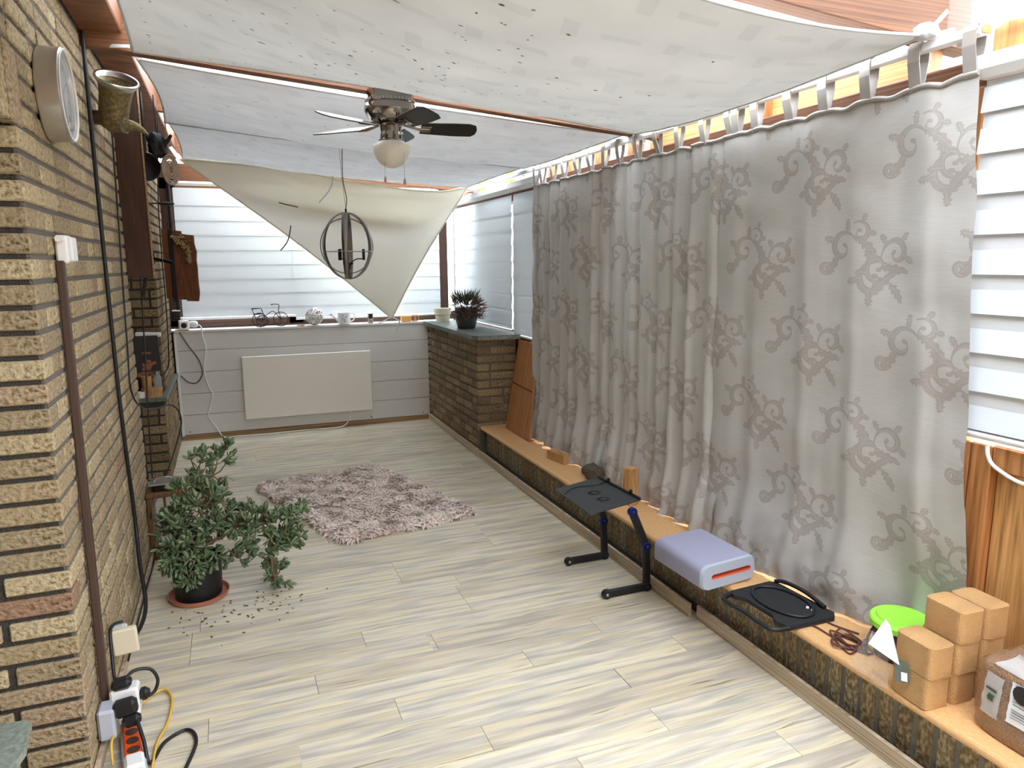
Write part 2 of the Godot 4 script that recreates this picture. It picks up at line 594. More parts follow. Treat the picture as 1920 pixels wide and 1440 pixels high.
# toothed leaf along a bending spine
func leaf_mark(m: PackedByteArray, p: Vector2, dir: float, l: float, w: float, bend: float) -> void:
	var left := []
	var right := []
	var spine := []
	var n := 40
	var q := p
	for i in n + 1:
		var t := float(i) / n
		var a := dir + bend * t
		var tooth := 1.0 - 0.55 * fposmod(t * 4.0, 1.0)
		var body := pow(sin(PI * clampf(t * 0.9 + 0.06, 0, 1)), 0.7)
		var nn := Vector2(-sin(a), cos(a))
		var back := Vector2(cos(a), sin(a)) * w * 0.5
		left.append(q + (nn * w + back) * body * tooth)
		right.append(q - (nn * w * 0.9 - back) * body * (1.0 - 0.55 * fposmod(t * 4.0 + 0.5, 1.0)))
		spine.append(q)
		q += Vector2(cos(a), sin(a)) * l / n
	right.reverse()
	fill_poly(m, left + right, 255)
	for i in range(1, n - 6):
		dab(m, spine[i], 1.2, 70)

# curling stem that ends in a tight coil, with leaves growing from its outer side
func scroll_mark(m: PackedByteArray, p: Vector2, dir: float, r: float, turn: float, w: float, leaves := 3) -> void:
	var q := p
	var a := dir
	var n := 150
	var grow := []
	for i in n:
		var t := float(i) / n
		var rad := r * lerpf(1.15, 0.2, pow(t, 0.8))
		var st := 5.6 * r / n * lerpf(1.2, 0.35, t)
		a += turn * st / rad
		q += Vector2(cos(a), sin(a)) * st
		var th := w * (0.30 + 0.85 * pow(sin(PI * clampf(t * 1.15, 0, 1)), 1.5)) + (w * 0.35 if t > 0.9 else 0.0)
		dab(m, q, maxf(2.4, th), 255)
		if i in [18, 48, 78].slice(0, leaves): grow.append([q, a])
	for g in grow:
		leaf_mark(m, g[0], g[1] - turn * 0.9, r * 0.8, w * 1.5, -turn * 0.6)
	# pale rib inside the stem
	q = p
	a = dir
	for i in n - 20:
		var t := float(i) / n
		var rad := r * lerpf(1.15, 0.2, pow(t, 0.8))
		var st := 5.6 * r / n * lerpf(1.2, 0.35, t)
		a += turn * st / rad
		q += Vector2(cos(a), sin(a)) * st
		if i > 20: dab(m, q + Vector2(-sin(a), cos(a)) * turn * w * 0.3, 1.1, 70)

func damask() -> Array:
	var m := PackedByteArray()
	m.resize(DW * DH)
	for k in 2:
		var o := Vector2(DW * 0.5 * k, DH * 0.5 * k)
		scroll_mark(m, o + Vector2(40, 300), -0.6, 84, 1.0, 15.0)
		scroll_mark(m, o + Vector2(190, 200), -1.1, 76, 1.0, 14.0)
		scroll_mark(m, o + Vector2(70, 270), -1.5, 66, -1.0, 13.0)
		scroll_mark(m, o + Vector2(20, 345), 0.9, 70, -1.0, 13.0)
		scroll_mark(m, o + Vector2(210, 120), -2.6, 50, -1.0, 11.0, 2)
		leaf_mark(m, o + Vector2(-60, 330), -0.25, 130, 26, 0.2)
		leaf_mark(m, o + Vector2(90, 270), -0.9, 130, 28, 0.3)
		leaf_mark(m, o + Vector2(0, 330), 0.5, 150, 30, 0.5)
		leaf_mark(m, o + Vector2(300, 250), 1.2, 120, 28, -0.7)
		scroll_mark(m, o + Vector2(330, 330), 0.9, 34, -1.0, 10.0, 0)
		leaf_mark(m, o + Vector2(290, 60), -1.2, 100, 24, 0.5)
	var f := fnoise(61, 0.02, 4)
	var c := PackedByteArray()
	c.resize(DW * DH * 3)
	var rr := PackedByteArray()
	rr.resize(DW * DH)
	for y in DH:
		for x in DW:
			var i := y * DW + x
			var v := m[i] / 255.0
			var weave := 0.03 * f.get_noise_2d(x * 0.4, y * 9.0)
			var col := Color(0.755, 0.745, 0.728).lerp(Color(0.668, 0.642, 0.618), v)
			c[i * 3] = clampi(int(255 * (col.r + weave)), 0, 255)
			c[i * 3 + 1] = clampi(int(255 * (col.g + weave)), 0, 255)
			c[i * 3 + 2] = clampi(int(255 * (col.b + weave)), 0, 255)
			rr[i] = int(255 * lerpf(0.46, 0.62, v))
	return [img_tex(Image.create_from_data(DW, DH, false, Image.FORMAT_RGB8, c)), img_tex(Image.create_from_data(DW, DH, false, Image.FORMAT_L8, rr))]

# ---------------------------------------------------------------- floor
func build_floor() -> void:
	var root := struct_root("floor", "pale washed oak laminate floor of long boards laid across the room", "floor")
	var s := ST()
	span(s, Vector3(-1.7, -0.12, -7.2), Vector3(2.3, -0.012, 3.2))
	obj("subfloor", s, M.strip, root)
	var w := 0.131
	var full := 1.17
	var meshes := {}
	var z := -2.733 - 0.131 * 32
	var row := 0
	while z < 1.2:
		var joint: float = [0.69, 0.10, 1.275, 0.42, -0.25, 0.95][posmod(row * 5 + row / 3, 6)]
		if row >= 32: joint = {32: 0.69, 33: 0.2, 34: 1.0, 36: 1.277, 37: 0.69, 38: 1.27, 35: 0.45}.get(row, joint)
		var left := -1.6 if z > -5.75 and z + w < -4.1 else -0.5
		var right := 1.86
		var ends := [left]
		var e := joint - full * 3.0
		while e < right - 0.05:
			if e > left + 0.05: ends.append(e)
			e += full
		ends.append(right)
		for i in ends.size() - 1:
			var l: float = ends[i + 1] - ends[i]
			var key := int(round(l * 100))
			var var_k := rng.randi() % 6
			if not meshes.has(key): meshes[key] = plank_mesh(key / 100.0 - 0.0004, w - 0.0003)
			meshed("plank", meshes[key], M.planks[var_k], root, T(Vector3((ends[i] + ends[i + 1]) * 0.5, -0.006, z + w * 0.5), Vector3(0, PI if rng.randf() < 0.5 else 0.0, 0)))
		z += w
		row += 1
	# skirting strips
	var b := struct_root("baseboard_right", "pale oak skirting strip along the brick bench, bent out at its joint", "skirting")
	for seg in [[Vector3(1.772, 0, -6.84), Vector3(1.772, 0, -4.4)], [Vector3(1.772, 0, -4.4), Vector3(1.782, 0, -2.44)], [Vector3(1.808, 0, -2.42), Vector3(1.803, 0, -0.2)]]:
		var q := ST()
		beam(q, seg[0] + Vector3(0.008, 0.031, 0), seg[1] + Vector3(0.008, 0.031, 0), 0.016, 0.062, 0.002)
		obj("strip", q, M.baseboard, b)
	var bl := struct_root("baseboard_left", "narrow pale skirting strip along the yellow brick wall", "skirting")
	var q2 := ST()
	span(q2, Vector3(-0.488, 0, -4.2), Vector3(-0.472, 0.04, -2.28), 0.003)
	obj("strip", q2, M.baseboard, bl)

func plank_mesh(l: float, w: float) -> ArrayMesh:
	var s := SurfaceTool.new()
	s.begin(Mesh.PRIMITIVE_TRIANGLES)
	s.set_smooth_group(-1)
	var b := 0.0007
	var x := l * 0.5
	var z := w * 0.5
	var top := [Vector3(-x + b, 0.006, -z + b), Vector3(x - b, 0.006, -z + b), Vector3(x - b, 0.006, z - b), Vector3(-x + b, 0.006, z - b)]
	var low := [Vector3(-x, -0.005, -z), Vector3(x, -0.005, -z), Vector3(x, -0.005, z), Vector3(-x, -0.005, z)]
	var um := l / 1.17
	var uv := [Vector2(0, 0), Vector2(um, 0), Vector2(um, 1), Vector2(0, 1)]
	for k in [0, 1, 2, 0, 2, 3]:
		s.set_uv(uv[k])
		s.add_vertex(top[k])
	for i in 4:
		var j := (i + 1) % 4
		for p in [[low[i], uv[i]], [low[j], uv[j]], [top[j], uv[j]], [low[i], uv[i]], [top[j], uv[j]], [top[i], uv[i]]]:
			s.set_uv(p[1])
			s.add_vertex(p[0])
	return fin(s)

# ---------------------------------------------------------------- bricks
const COURSE := 0.0685
const BH := 0.0535
var bmesh := {}
func brick_box(l: float, h: float, d: float) -> ArrayMesh:
	var key := "%d_%d_%d" % [int(round(l * 200)), int(h * 1000), int(d * 1000)]
	if not bmesh.has(key): bmesh[key] = box_mesh(Vector3(round(l * 200) / 200.0, h, d), 0.004)
	return bmesh[key]

# one brick whose middle is c: u along its length, n out of the wall
func brick(list: Array, c: Vector3, u: Vector3, n: Vector3, l: float, h: float, d: float, mats: Array) -> void:
	var b := Basis(u, n.cross(u), n)
	var jit := Basis.from_euler(Vector3(rng.randfn(0, 0.006), rng.randfn(0, 0.006), rng.randfn(0, 0.006)))
	var m: Material = mats[rng.randi() % mats.size()]
	if mats == M.bricks and rng.randf() < 0.02: m = M.brick_red
	list.append({"t": Transform3D(b * jit, c + n * rng.randfn(0, 0.0014)), "mesh": brick_box(l, h, d), "m": m, "d": c.distance_to(Vector3(0, 1.5, 0))})

# a stretch of wall face from p along u, n out; rows of mixed long and short bricks
func brick_field(list: Array, p: Vector3, u: Vector3, n: Vector3, length: float, rows: Array, mats: Array, starts := [0.0]) -> void:
	for k: int in rows:
		var at: float = starts[posmod(k, starts.size())]
		while at < length - 0.02:
			var l := 0.212 if rng.randf() < 0.62 else 0.1
			if at == 0.0 and k % 2 == 0: l = 0.1
			if length - at - l < 0.05: l = length - at
			brick(list, p + u * (at + l * 0.5) + UP * ((k + 0.5) * COURSE) - n * 0.02, u, n, l, BH, 0.04, mats)
			at += l + 0.014

func lay_bricks(root: Node, list: Array) -> void:
	list.sort_custom(func(a, b): return a.d < b.d)
	var rest := {}
	for i in list.size():
		var b: Dictionary = list[i]
		if i < 300:
			meshed("brick", b.mesh, b.m, root, b.t)
		else:
			if not rest.has(b.m):
				rest[b.m] = SurfaceTool.new()
				rest[b.m].begin(Mesh.PRIMITIVE_TRIANGLES)
			rest[b.m].append_from(b.mesh, 0, b.t)
	if rest.size():
		var am := ArrayMesh.new()
		for m in rest:
			rest[m].set_material(m)
			am = rest[m].commit(am)
		var o := MeshInstance3D.new()
		o.mesh = am
		o.name = "brickwork"
		root.add_child(o, true)
		o.set_meta("kind", "stuff")

func build_left_walls() -> void:
	var root := struct_root("wall_left", "yellow brick wall with grey joints along the left side, its jamb facing the viewer", "wall")
	var s := ST()
	span(s, Vector3(-1.0, 0, -4.195), Vector3(-0.496, 2.62, -2.292))
	span(s, Vector3(-1.0, 1.92, -2.3), Vector3(-0.496, 2.62, 3.0))
	span(s, Vector3(-1.0, 2.55, -7.1), Vector3(-0.5, 2.85, 3.0))
	span(s, Vector3(-1.0, 0, 0.6), Vector3(-0.5, 2.0, 3.0))
	obj("mortar_core", s, M.mortar, root)
	s = ST()
	span(s, Vector3(-1.0, 0, -2.31), Vector3(-0.505, 1.92, -2.2905))
	obj("jamb_mortar", s, M.mortar_dark, root)
	s = ST()
	span(s, Vector3(-1.0, 2.85, -2.3), Vector3(0.42, 2.93, 3.2))
	obj("eave", s, M.beam_z, root)
	var list := []
	var rows := range(0, 36)
	# corner bricks of the jamb
	for k: int in rows:
		if k >= 28: break
		var y := (k + 0.5) * COURSE
		var long := k % 2 == 0
		var lx := 0.215 if long else 0.165
		var dz := 0.1 if long else 0.2
		var bm: Material = M.bricks[rng.randi() % 5]
		if k == 8: bm = M.brick_red
		list.append({"t": T(Vector3(-0.489 - lx * 0.5 + rng.randfn(0, 0.001), y, -2.28 - dz * 0.5)), "mesh": brick_box(lx, BH, dz), "m": bm, "d": 0.5})
		var x := -0.489 - lx - 0.018
		while x > -0.9:
			var l := 0.212 if rng.randf() < 0.6 else 0.1
			brick(list, Vector3(x - l * 0.5, y, -2.298), Vector3.RIGHT, Vector3.BACK, l, BH, 0.04, M.bricks)
			x -= l + 0.014
	# long face of the wall
	for k: int in rows:
		var start := -2.28 - (0.111 if k % 2 == 0 else 0.211)
		if k >= 28 and k < 31: start = -2.372
		elif k >= 31: start = -1.75
		brick_field(list, Vector3(-0.49, 0, start), Vector3.FORWARD, Vector3.RIGHT, 4.198 + start, [k], M.bricks)
	# upright bricks over the opening
	for i in 11:
		var z := -2.335 + i * 0.0685
		brick(list, Vector3(-0.51, 2.018, z), Vector3.UP, Vector3.RIGHT, 0.2, BH, 0.04, M.bricks)
	lay_bricks(root, list)
	# recess between the two brick piers
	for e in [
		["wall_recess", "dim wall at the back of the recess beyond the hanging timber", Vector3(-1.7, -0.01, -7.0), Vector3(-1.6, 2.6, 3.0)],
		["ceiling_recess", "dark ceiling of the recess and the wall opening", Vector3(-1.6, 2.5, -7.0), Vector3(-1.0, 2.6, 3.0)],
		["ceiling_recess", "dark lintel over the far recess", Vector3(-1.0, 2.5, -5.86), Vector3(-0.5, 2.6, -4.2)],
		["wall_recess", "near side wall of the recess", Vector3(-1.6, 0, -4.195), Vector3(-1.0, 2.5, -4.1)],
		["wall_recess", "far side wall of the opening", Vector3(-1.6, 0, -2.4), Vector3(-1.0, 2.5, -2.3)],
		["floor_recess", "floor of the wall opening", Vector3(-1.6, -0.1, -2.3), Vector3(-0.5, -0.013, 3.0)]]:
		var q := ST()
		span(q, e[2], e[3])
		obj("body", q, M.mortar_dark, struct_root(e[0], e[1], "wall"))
	# low brick counter with slate top, and the pier standing on it
	var low := thing("brick_counter", "low brick counter with grey slate top in the far left corner", "counter")
	var c := ST()
	span(c, Vector3(-1.6, 0, -6.824), Vector3(-0.50, 0.585, -5.61))
	obj("mortar_core", c, M.mortar_dark, low)
	var l2 := []
	brick_field(l2, Vector3(-1.1, 0, -5.6), Vector3.RIGHT, Vector3.BACK, 0.61, range(0, 8), M.bricks_far)
	brick_field(l2, Vector3(-0.49, 0, -5.645), Vector3.FORWARD, Vector3.RIGHT, 1.175, range(0, 8), M.bricks_far)
	lay_bricks(low, l2)
	c = ST()
	span(c, Vector3(-1.6, 0.583, -6.825), Vector3(-0.475, 0.615, -5.585), 0.004)
	obj("slate_top", c, M.slate, low)
	var pier := struct_root("wall_left_far", "narrow brick pier rising from the slate top in the far left corner", "wall")
	c = ST()
	span(c, Vector3(-1.6, 0.615, -7.0), Vector3(-0.512, 2.55, -5.865))
	obj("mortar_core", c, M.mortar_dark, pier)
	var l3 := []
	brick_field(l3, Vector3(-1.0, 0.62, -5.855), Vector3.RIGHT, Vector3.BACK, 0.498, range(0, 27), M.bricks_far)
	brick_field(l3, Vector3(-0.502, 0.62, -5.9), Vector3.FORWARD, Vector3.RIGHT, 0.94, range(0, 27), M.bricks_far)
	lay_bricks(pier, l3)

# ---------------------------------------------------------------- far wall
func build_back_wall() -> void:
	var root := struct_root("wall_back", "grey painted board panelling below the far windows", "wall")
	var s := ST()
	span(s, Vector3(-1.7, -0.01, -7.15), Vector3(2.3, 0.962, -6.862))
	obj("backing", s, M.mortar_dark, root)
	var ys := [0.047, 0.226, 0.418, 0.611, 0.804, 0.964]
	for i in 5:
		s = ST()
		span(s, Vector3(-0.466, ys[i] + 0.0015, -6.865), Vector3(1.79, ys[i + 1] - 0.0015, -6.84), 0.002)
		obj("board", s, M.grey_panel, root)
	s = ST()
	span(s, Vector3(-0.48, 0.964, -7.04), Vector3(1.80, 0.984, -6.832), 0.002)
	obj("sill_cap", s, M.grey_panel, root)
	s = ST()
	span(s, Vector3(-0.487, 0.04, -6.86), Vector3(-0.466, 0.96, -6.828), 0.002)
	obj("corner_strip", s, M.white_paint, root)
	s = ST()
	span(s, Vector3(-0.49, 0.0, -6.86), Vector3(1.78, 0.044, -6.832), 0.002)
	obj("base_strip", s, M.strip, root)
	for x in [-0.42, 1.2, 1.72]:
		s = ST()
		lathe(s, [Vector2(0, 0.003), Vector2(0.005, 0.002), Vector2(0.006, 0)], 8, T(Vector3(x, 0.075, -6.84), Vector3(PI / 2, 0, 0)))
		obj("screw", s, M.black, root)
	var w := struct_root("window_1", "brown timber window frame across the far end behind the blinds", "window")
	var f := ST()
	span(f, Vector3(-0.55, 0.984, -7.12), Vector3(2.2, 1.06, -7.03), 0.004)
	obj("bottom_rail", f, M.rail_dark, w)
	f = ST()
	span(f, Vector3(-0.55, 2.2, -7.12), Vector3(2.3, 2.42, -7.03), 0.004)
	obj("top_rail", f, M.beam_x, w)
	for x in [-0.455, 0.57, 2.0]:
		f = ST()
		span(f, Vector3(x - 0.07, 1.0, -7.12), Vector3(x + 0.065, 2.3, -7.03), 0.004)
		obj("post", f, M.beam_y, w)
	for x in [[-0.46, 0.57], [0.57, 1.98]]:
		f = ST()
		span(f, Vector3(x[0] + 0.04, 1.05, -7.09), Vector3(x[1] - 0.04, 2.21, -7.085))
		obj("pane", f, M.pane, w)
	f = ST()
	span(f, Vector3(-0.6, 2.42, -7.10), Vector3(2.3, 2.72, -7.05))
	obj("upper_pane", f, M.pane, w)

# ---------------------------------------------------------------- right side
func build_right_wall() -> void:
	# brick counter in the far right corner
	var c := thing("slate_counter", "brick counter with projecting slate slab in the far right corner", "counter")
	var s := ST()
	span(s, Vector3(1.80, 0, -6.83), Vector3(2.128, 0.945, -5.342))
	obj("mortar_core", s, M.mortar, c)
	var list := []
	brick_field(list, Vector3(1.79, 0, -5.37), Vector3.FORWARD, Vector3.LEFT, 1.47, range(0, 14), M.bricks_far)
	brick_field(list, Vector3(1.79, 0, -5.33), Vector3.RIGHT, Vector3.BACK, 0.33, range(3, 14), M.bricks_far, [0.0, 0.0])
	lay_bricks(c, list)
	s = ST()
	prism(s, PackedVector2Array([Vector2(1.745, 6.83), Vector2(1.745, 5.30), Vector2(1.775, 5.25), Vector2(2.125, 5.22), Vector2(2.125, 6.83)]), 0.036, Transform3D(Basis(Vector3.RIGHT, Vector3.FORWARD, Vector3.UP), Vector3(0, 0.95, 0)))
	obj("slate_slab", s, M.slate, c)
	# brick bench with wooden seat boards
	var b := thing("window_bench", "long low brick bench topped with honey coloured boards under the curtains", "bench")
	s = ST()
	span(s, Vector3(1.865, 0, -5.33), Vector3(2.3, 0.213, 3.0))
	obj("mortar_core", s, M.mortar_pale, b)
	s = ST()
	span(s, Vector3(1.84, 0, -5.32), Vector3(1.875, 0.022, 0.6), 0.004)
	obj("mortar_ledge", s, M.mortar_dark, b)
	list = []
	var z := -5.29
	while z < -0.75:
		brick(list, Vector3(1.88, 0.118, z), Vector3.UP, Vector3.LEFT, 0.178, 0.054, 0.04, M.bricks_low)
		z += 0.069
	lay_bricks(b, list)
	for e in [[-5.325, -4.62], [-4.617, -2.452], [-2.449, 0.3]]:
		s = ST()
		# seat board with a rounded front edge
		var pr := PackedVector2Array()
		for k in 7:
			var a := PI * 0.5 + PI * k / 6.0
			pr.append(Vector2(1.823 + 0.0145 * cos(a), 0.230 + 0.0145 * sin(a)))
		pr.append(Vector2(2.15, 0.2155))
		pr.append(Vector2(2.15, 0.2445))
		prism(s, pr, e[1] - e[0], T(Vector3(0, 0, e[0])))
		obj("seat_board", s, M.bench, b)
	# timber wall with windows
	var w := struct_root("wall_right", "timber framed window wall on the right with wooden lower panels", "wall")
	s = ST()
	span(s, Vector3(2.13, 0.9, -7.1), Vector3(2.25, 0.985, -4.8), 0.004)
	obj("sill_rail", s, M.beam_z, w)
	s = ST()
	span(s, Vector3(2.17, 0.24, -7.1), Vector3(2.25, 0.9, -4.8))
	obj("lower_panel", s, M.board, w)
	for zz in [-7.02, -5.36, -4.82]:
		s = ST()
		span(s, Vector3(2.14, 0.22, zz - 0.06), Vector3(2.25, 2.06, zz + 0.05), 0.004)
		obj("post", s, M.beam_y, w)
	s = ST()
	span(s, Vector3(2.14, 0.22, -1.76), Vector3(2.25, 2.06, -1.57), 0.004)
	obj("post", s, M.pine_red, w)
	s = ST()
	span(s, Vector3(2.165, 0.24, -4.78), Vector3(2.24, 0.42, -1.76))
	obj("lower_panel", s, M.board, w)
	s = ST()
	span(s, Vector3(2.15, 2.0, -1.57), Vector3(2.26, 2.235, -1.40), 0.004)
	obj("corner_block", s, M.pine_y, w)
	s = ST()
	span(s, Vector3(2.15, 2.03, -7.1), Vector3(2.27, 2.145, -1.55), 0.006)
	obj("header", s, M.beam_z, w)
	s = ST()
	span(s, Vector3(2.118, 0.925, -5.02), Vector3(2.136, 0.948, -4.80), 0.002)
	obj("white_catch", s, M.white_paint, w)
	# strips of the lower panelling near the viewer
	for k in [[-1.57, -1.50], [-1.50, -1.43]]:
		s = ST()
		span(s, Vector3(2.135, 0.24, k[0] + 0.001), Vector3(2.22, 0.985, k[1] - 0.001), 0.004)
		obj("panel_stile", s, M.pine_red, w)
	s = ST()
	span(s, Vector3(2.135, 0.91, -1.43), Vector3(2.22, 0.99, 3.0), 0.006)
	obj("panel_rail", s, M.pine_red, w)
	var pz := -1.43
	while pz < 2.9:
		s = ST()
		span(s, Vector3(2.165, 0.24, pz + 0.002), Vector3(2.21, 0.93, pz + 0.40), 0.004)
		obj("panel", s, M.pine_y, w)
		pz += 0.40
	for zz in [-0.5, 1.2, 2.95]:
		s = ST()
		span(s, Vector3(2.15, 0.98, zz - 0.04), Vector3(2.25, 2.2, zz + 0.04), 0.004)
		obj("post", s, M.pine_red, w)
	# panes
	for e in [[-7.0, -5.4, 0.98, 2.04], [-5.32, -4.86, 0.98, 2.04], [-4.78, -1.76, 0.42, 2.04], [-1.57, -0.54, 0.99, 2.14], [-0.46, 1.16, 0.99, 2.14], [1.24, 2.91, 0.99, 2.14], [-7.0, -3.6, 2.14, 2.42], [-3.6, -1.6, 2.24, 2.42]]:
		s = ST()
		span(s, Vector3(2.20, e[2], e[0]), Vector3(2.205, e[3], e[1]))
		obj("pane", s, M.pane, w)
	s = ST()
	span(s, Vector3(2.13, 2.14, -1.40), Vector3(2.24, 2.23, 3.0), 0.004)
	obj("header", s, M.pine_y, w)
	# pale new plank on top of the header
	for e in [[-3.55, -2.62], [-2.6, -1.86]]:
		s = ST()
		span(s, Vector3(2.22, 2.147, e[0]), Vector3(2.25, 2.24, e[1]), 0.003)
		obj("pale_plank", s, M.pale_z, w)
	for zz in [-1.83, -2.61, -3.66, -4.05, -4.45, -4.75, -5.6, -6.3]:
		s = ST()
		span(s, Vector3(2.16, 2.14, zz - 0.03), Vector3(2.24, 2.40, zz + 0.03), 0.004)
		obj("short_stud", s, M.pine_red, w)
	# white painted board beside the near blind
	s = ST()
	prism(s, PackedVector2Array([Vector2(1.585, 2.125), Vector2(1.595, 2.14), Vector2(1.605, 2.215), Vector2(1.615, 2.235), Vector2(1.62, 2.42), Vector2(0.2, 2.42), Vector2(0.2, 2.215), Vector2(1.46, 2.215), Vector2(1.51, 2.22), Vector2(1.556, 2.205), Vector2(1.55, 2.125)]), 0.014, Transform3D(Basis(Vector3.FORWARD, Vector3.UP, Vector3.RIGHT), Vector3(2.112, 0, 0)))
	obj("white_board", s, M.white_paint, w)

# ---------------------------------------------------------------- roof
func roof_y(x: float) -> float:
	return 2.374 - 0.082 * x

func build_roof() -> void:
	var r := struct_root("ceiling", "clear corrugated roof sheets resting on timber rafters above the cloth sails", "roof")
	var z := -7.4
	while z < 3.0:
		var s := ST()
		var n := 26
		var z0 := z
		sheet(s, 8, n, func(u, v): 
			var x := lerpf(-0.56, 2.62, u)
			return Vector3(x, roof_y(x) + 0.30 + 0.008 * sin(v * TAU * 13.0), z0 + v * 1.04), Vector3.UP)
		obj("roof_sheet", s, M.roof_sheet, r)
		z += 1.04
	var k := 0
	for e in [[-1.80, 0.07, 0.03], [-3.47, 0.06, 0.0], [-5.05, 0.06, 0.07], [-6.62, 0.06, 0.0], [0.3, 0.06, 0.0], [2.2, 0.06, 0.0]]:
		var s := ST()
		var a := Vector3(-0.5, roof_y(-0.5) + 0.105 + e[2], e[0])
		var b := Vector3(2.34, roof_y(2.34) + 0.105 + e[2], e[0])
		beam(s, a, b, e[1], 0.20, 0.004)
		var rf := struct_root("trim_%d" % (k + 1), "timber rafter crossing the veranda under the clear roof", "rafter")
		obj("rafter", s, M.beam_x, rf)
		k += 1
	var s := ST()
	span(s, Vector3(-0.49, 2.475, -7.1), Vector3(-0.335, 2.60, 3.0), 0.005)
	var wp := struct_root("trim_7", "brown timber wall plate along the top of the left brick wall", "beam")
	obj("beam", s, M.beam_z, wp)

func build_outside() -> void:
	var g := struct_root("ground", "open ground outside the windows", "ground")
	var s := ST()
	span(s, Vector3(-40, -0.4, -40), Vector3(40, -0.15, 40))
	obj("ground_surface", s, M.ground, g)
	# closing wall behind the viewer
	var w := struct_root("wall_front", "boarded end wall behind the viewer", "wall")
	for k in 9:
		s = ST()
		span(s, Vector3(-0.5, 0.3 * k + 0.001, 3.0), Vector3(2.3, 0.3 * k + 0.299, 3.1))
		obj("board", s, M.pine_y, w)

# ---------------------------------------------------------------- cloth sails under the roof
func sail(called: String, label: String, nl: Vector3, nr: Vector3, fl: Vector3, fr: Vector3, e: Array, belly: float, m: Material, wr: float, sd: int) -> Node3D:
	var o := thing(called, label, "cloth sail", Vector3.ZERO, 0.0, "")
	var n := fnoise(sd, 1.0, 3)
	var f := func(u: float, v: float) -> Vector3:
		var p := nl.lerp(nr, u).lerp(fl.lerp(fr, u), v)
		var pu := 4.0 * u * (1.0 - u)
		var pv := 4.0 * v * (1.0 - v)
		p.y -= belly * sin(PI * u) * sin(PI * v)
		p.y -= e[0] * pu * (1.0 - v) + e[1] * pu * v + e[2] * pv * u + e[3] * pv * (1.0 - u)
		# edges pull inwards between the tied corners
		p.x -= 0.07 * pv * u - 0.03 * pv * (1.0 - u)
		p.z += (-0.05 * (1.0 - v) + 0.03 * v) * pu
		p.y += wr * n.get_noise_2d(p.x * 1.2, p.z * 5.0) * minf(1.0, 6.0 * minf(minf(u, 1.0 - u) + 0.02, minf(v, 1.0 - v) + 0.02))
		return p
	var s := ST()
	sheet(s, 64, 40, f, Vector3.DOWN)
	obj("cloth", s, m, o)
	# rolled hem round the edge
	for side in 4:
		var pts := []
		for i in 33:
			var t := i / 32.0
			pts.append(f.call(t, 0.0) if side == 0 else f.call(t, 1.0) if side == 1 else f.call(0.0, t) if side == 2 else f.call(1.0, t))
		s = ST()
		tube(s, pts, 0.005, 6)
		obj("hem", s, M.hem, o)
	return o

func tie(root: Node, a: Vector3, b: Vector3, w := 0.016) -> void:
	var s := ST()
	beam(s, a, b, w, 0.004, 0.0015, Vector3(0.3, 0.2, 1.0))
	obj("tie", s, M.hem, root)

func build_sails() -> void:
	var a := sail("shade_sail", "large white speckled cloth sail overhead, nearest the viewer", Vector3(-0.32, 2.46, -1.35), Vector3(2.03, 2.225, -1.70), Vector3(-0.30, 2.405, -3.42), Vector3(2.05, 2.215, -3.42), [0.12, -0.008, 0.055, 0.0], 0.09, M.sail, 0.018, 31)
	# knotted corner with its ties at the near right
	var s := ST()
	lump(s, Vector3(2.035, 2.235, -1.70), Vector3(0.035, 0.022, 0.03), 0.6, 8, fnoise(3, 0.3, 2), 0.25)
	obj("knot", s, M.hem, a)
	tie(a, Vector3(2.04, 2.24, -1.69), Vector3(2.075, 2.29, -1.665))
	tie(a, Vector3(2.06, 2.225, -1.70), Vector3(2.10, 2.235, -1.655))
	tie(a, Vector3(-0.31, 2.42, -3.41), Vector3(-0.40, 2.425, -3.45))
	var b := sail("shade_sail", "white cloth sail in the middle behind the ceiling fan", Vector3(-0.30, 2.41, -3.57), Vector3(2.06, 2.232, -3.56), Vector3(-0.30, 2.40, -4.98), Vector3(2.05, 2.225, -4.98), [0.004, 0.012, 0.03, 0.0], 0.075, M.sail_plain, 0.022, 32)
	tie(b, Vector3(-0.29, 2.41, -3.57), Vector3(-0.36, 2.47, -3.52))
	tie(b, Vector3(2.06, 2.232, -3.56), Vector3(2.13, 2.23, -3.50))
	var c := sail("shade_sail", "bluish white cloth sail at the far end above the cream one", Vector3(-0.30, 2.43, -4.92), Vector3(2.06, 2.235, -4.93), Vector3(-0.29, 2.395, -6.58), Vector3(2.04, 2.215, -6.28), [0.0, 0.02, 0.02, 0.0], 0.05, M.sail_plain, 0.014, 33)
	tie(c, Vector3(-0.29, 2.395, -6.58), Vector3(-0.35, 2.48, -6.6))
	tie(c, Vector3(2.04, 2.215, -6.28), Vector3(2.12, 2.23, -6.28))
	build_cream_sail()

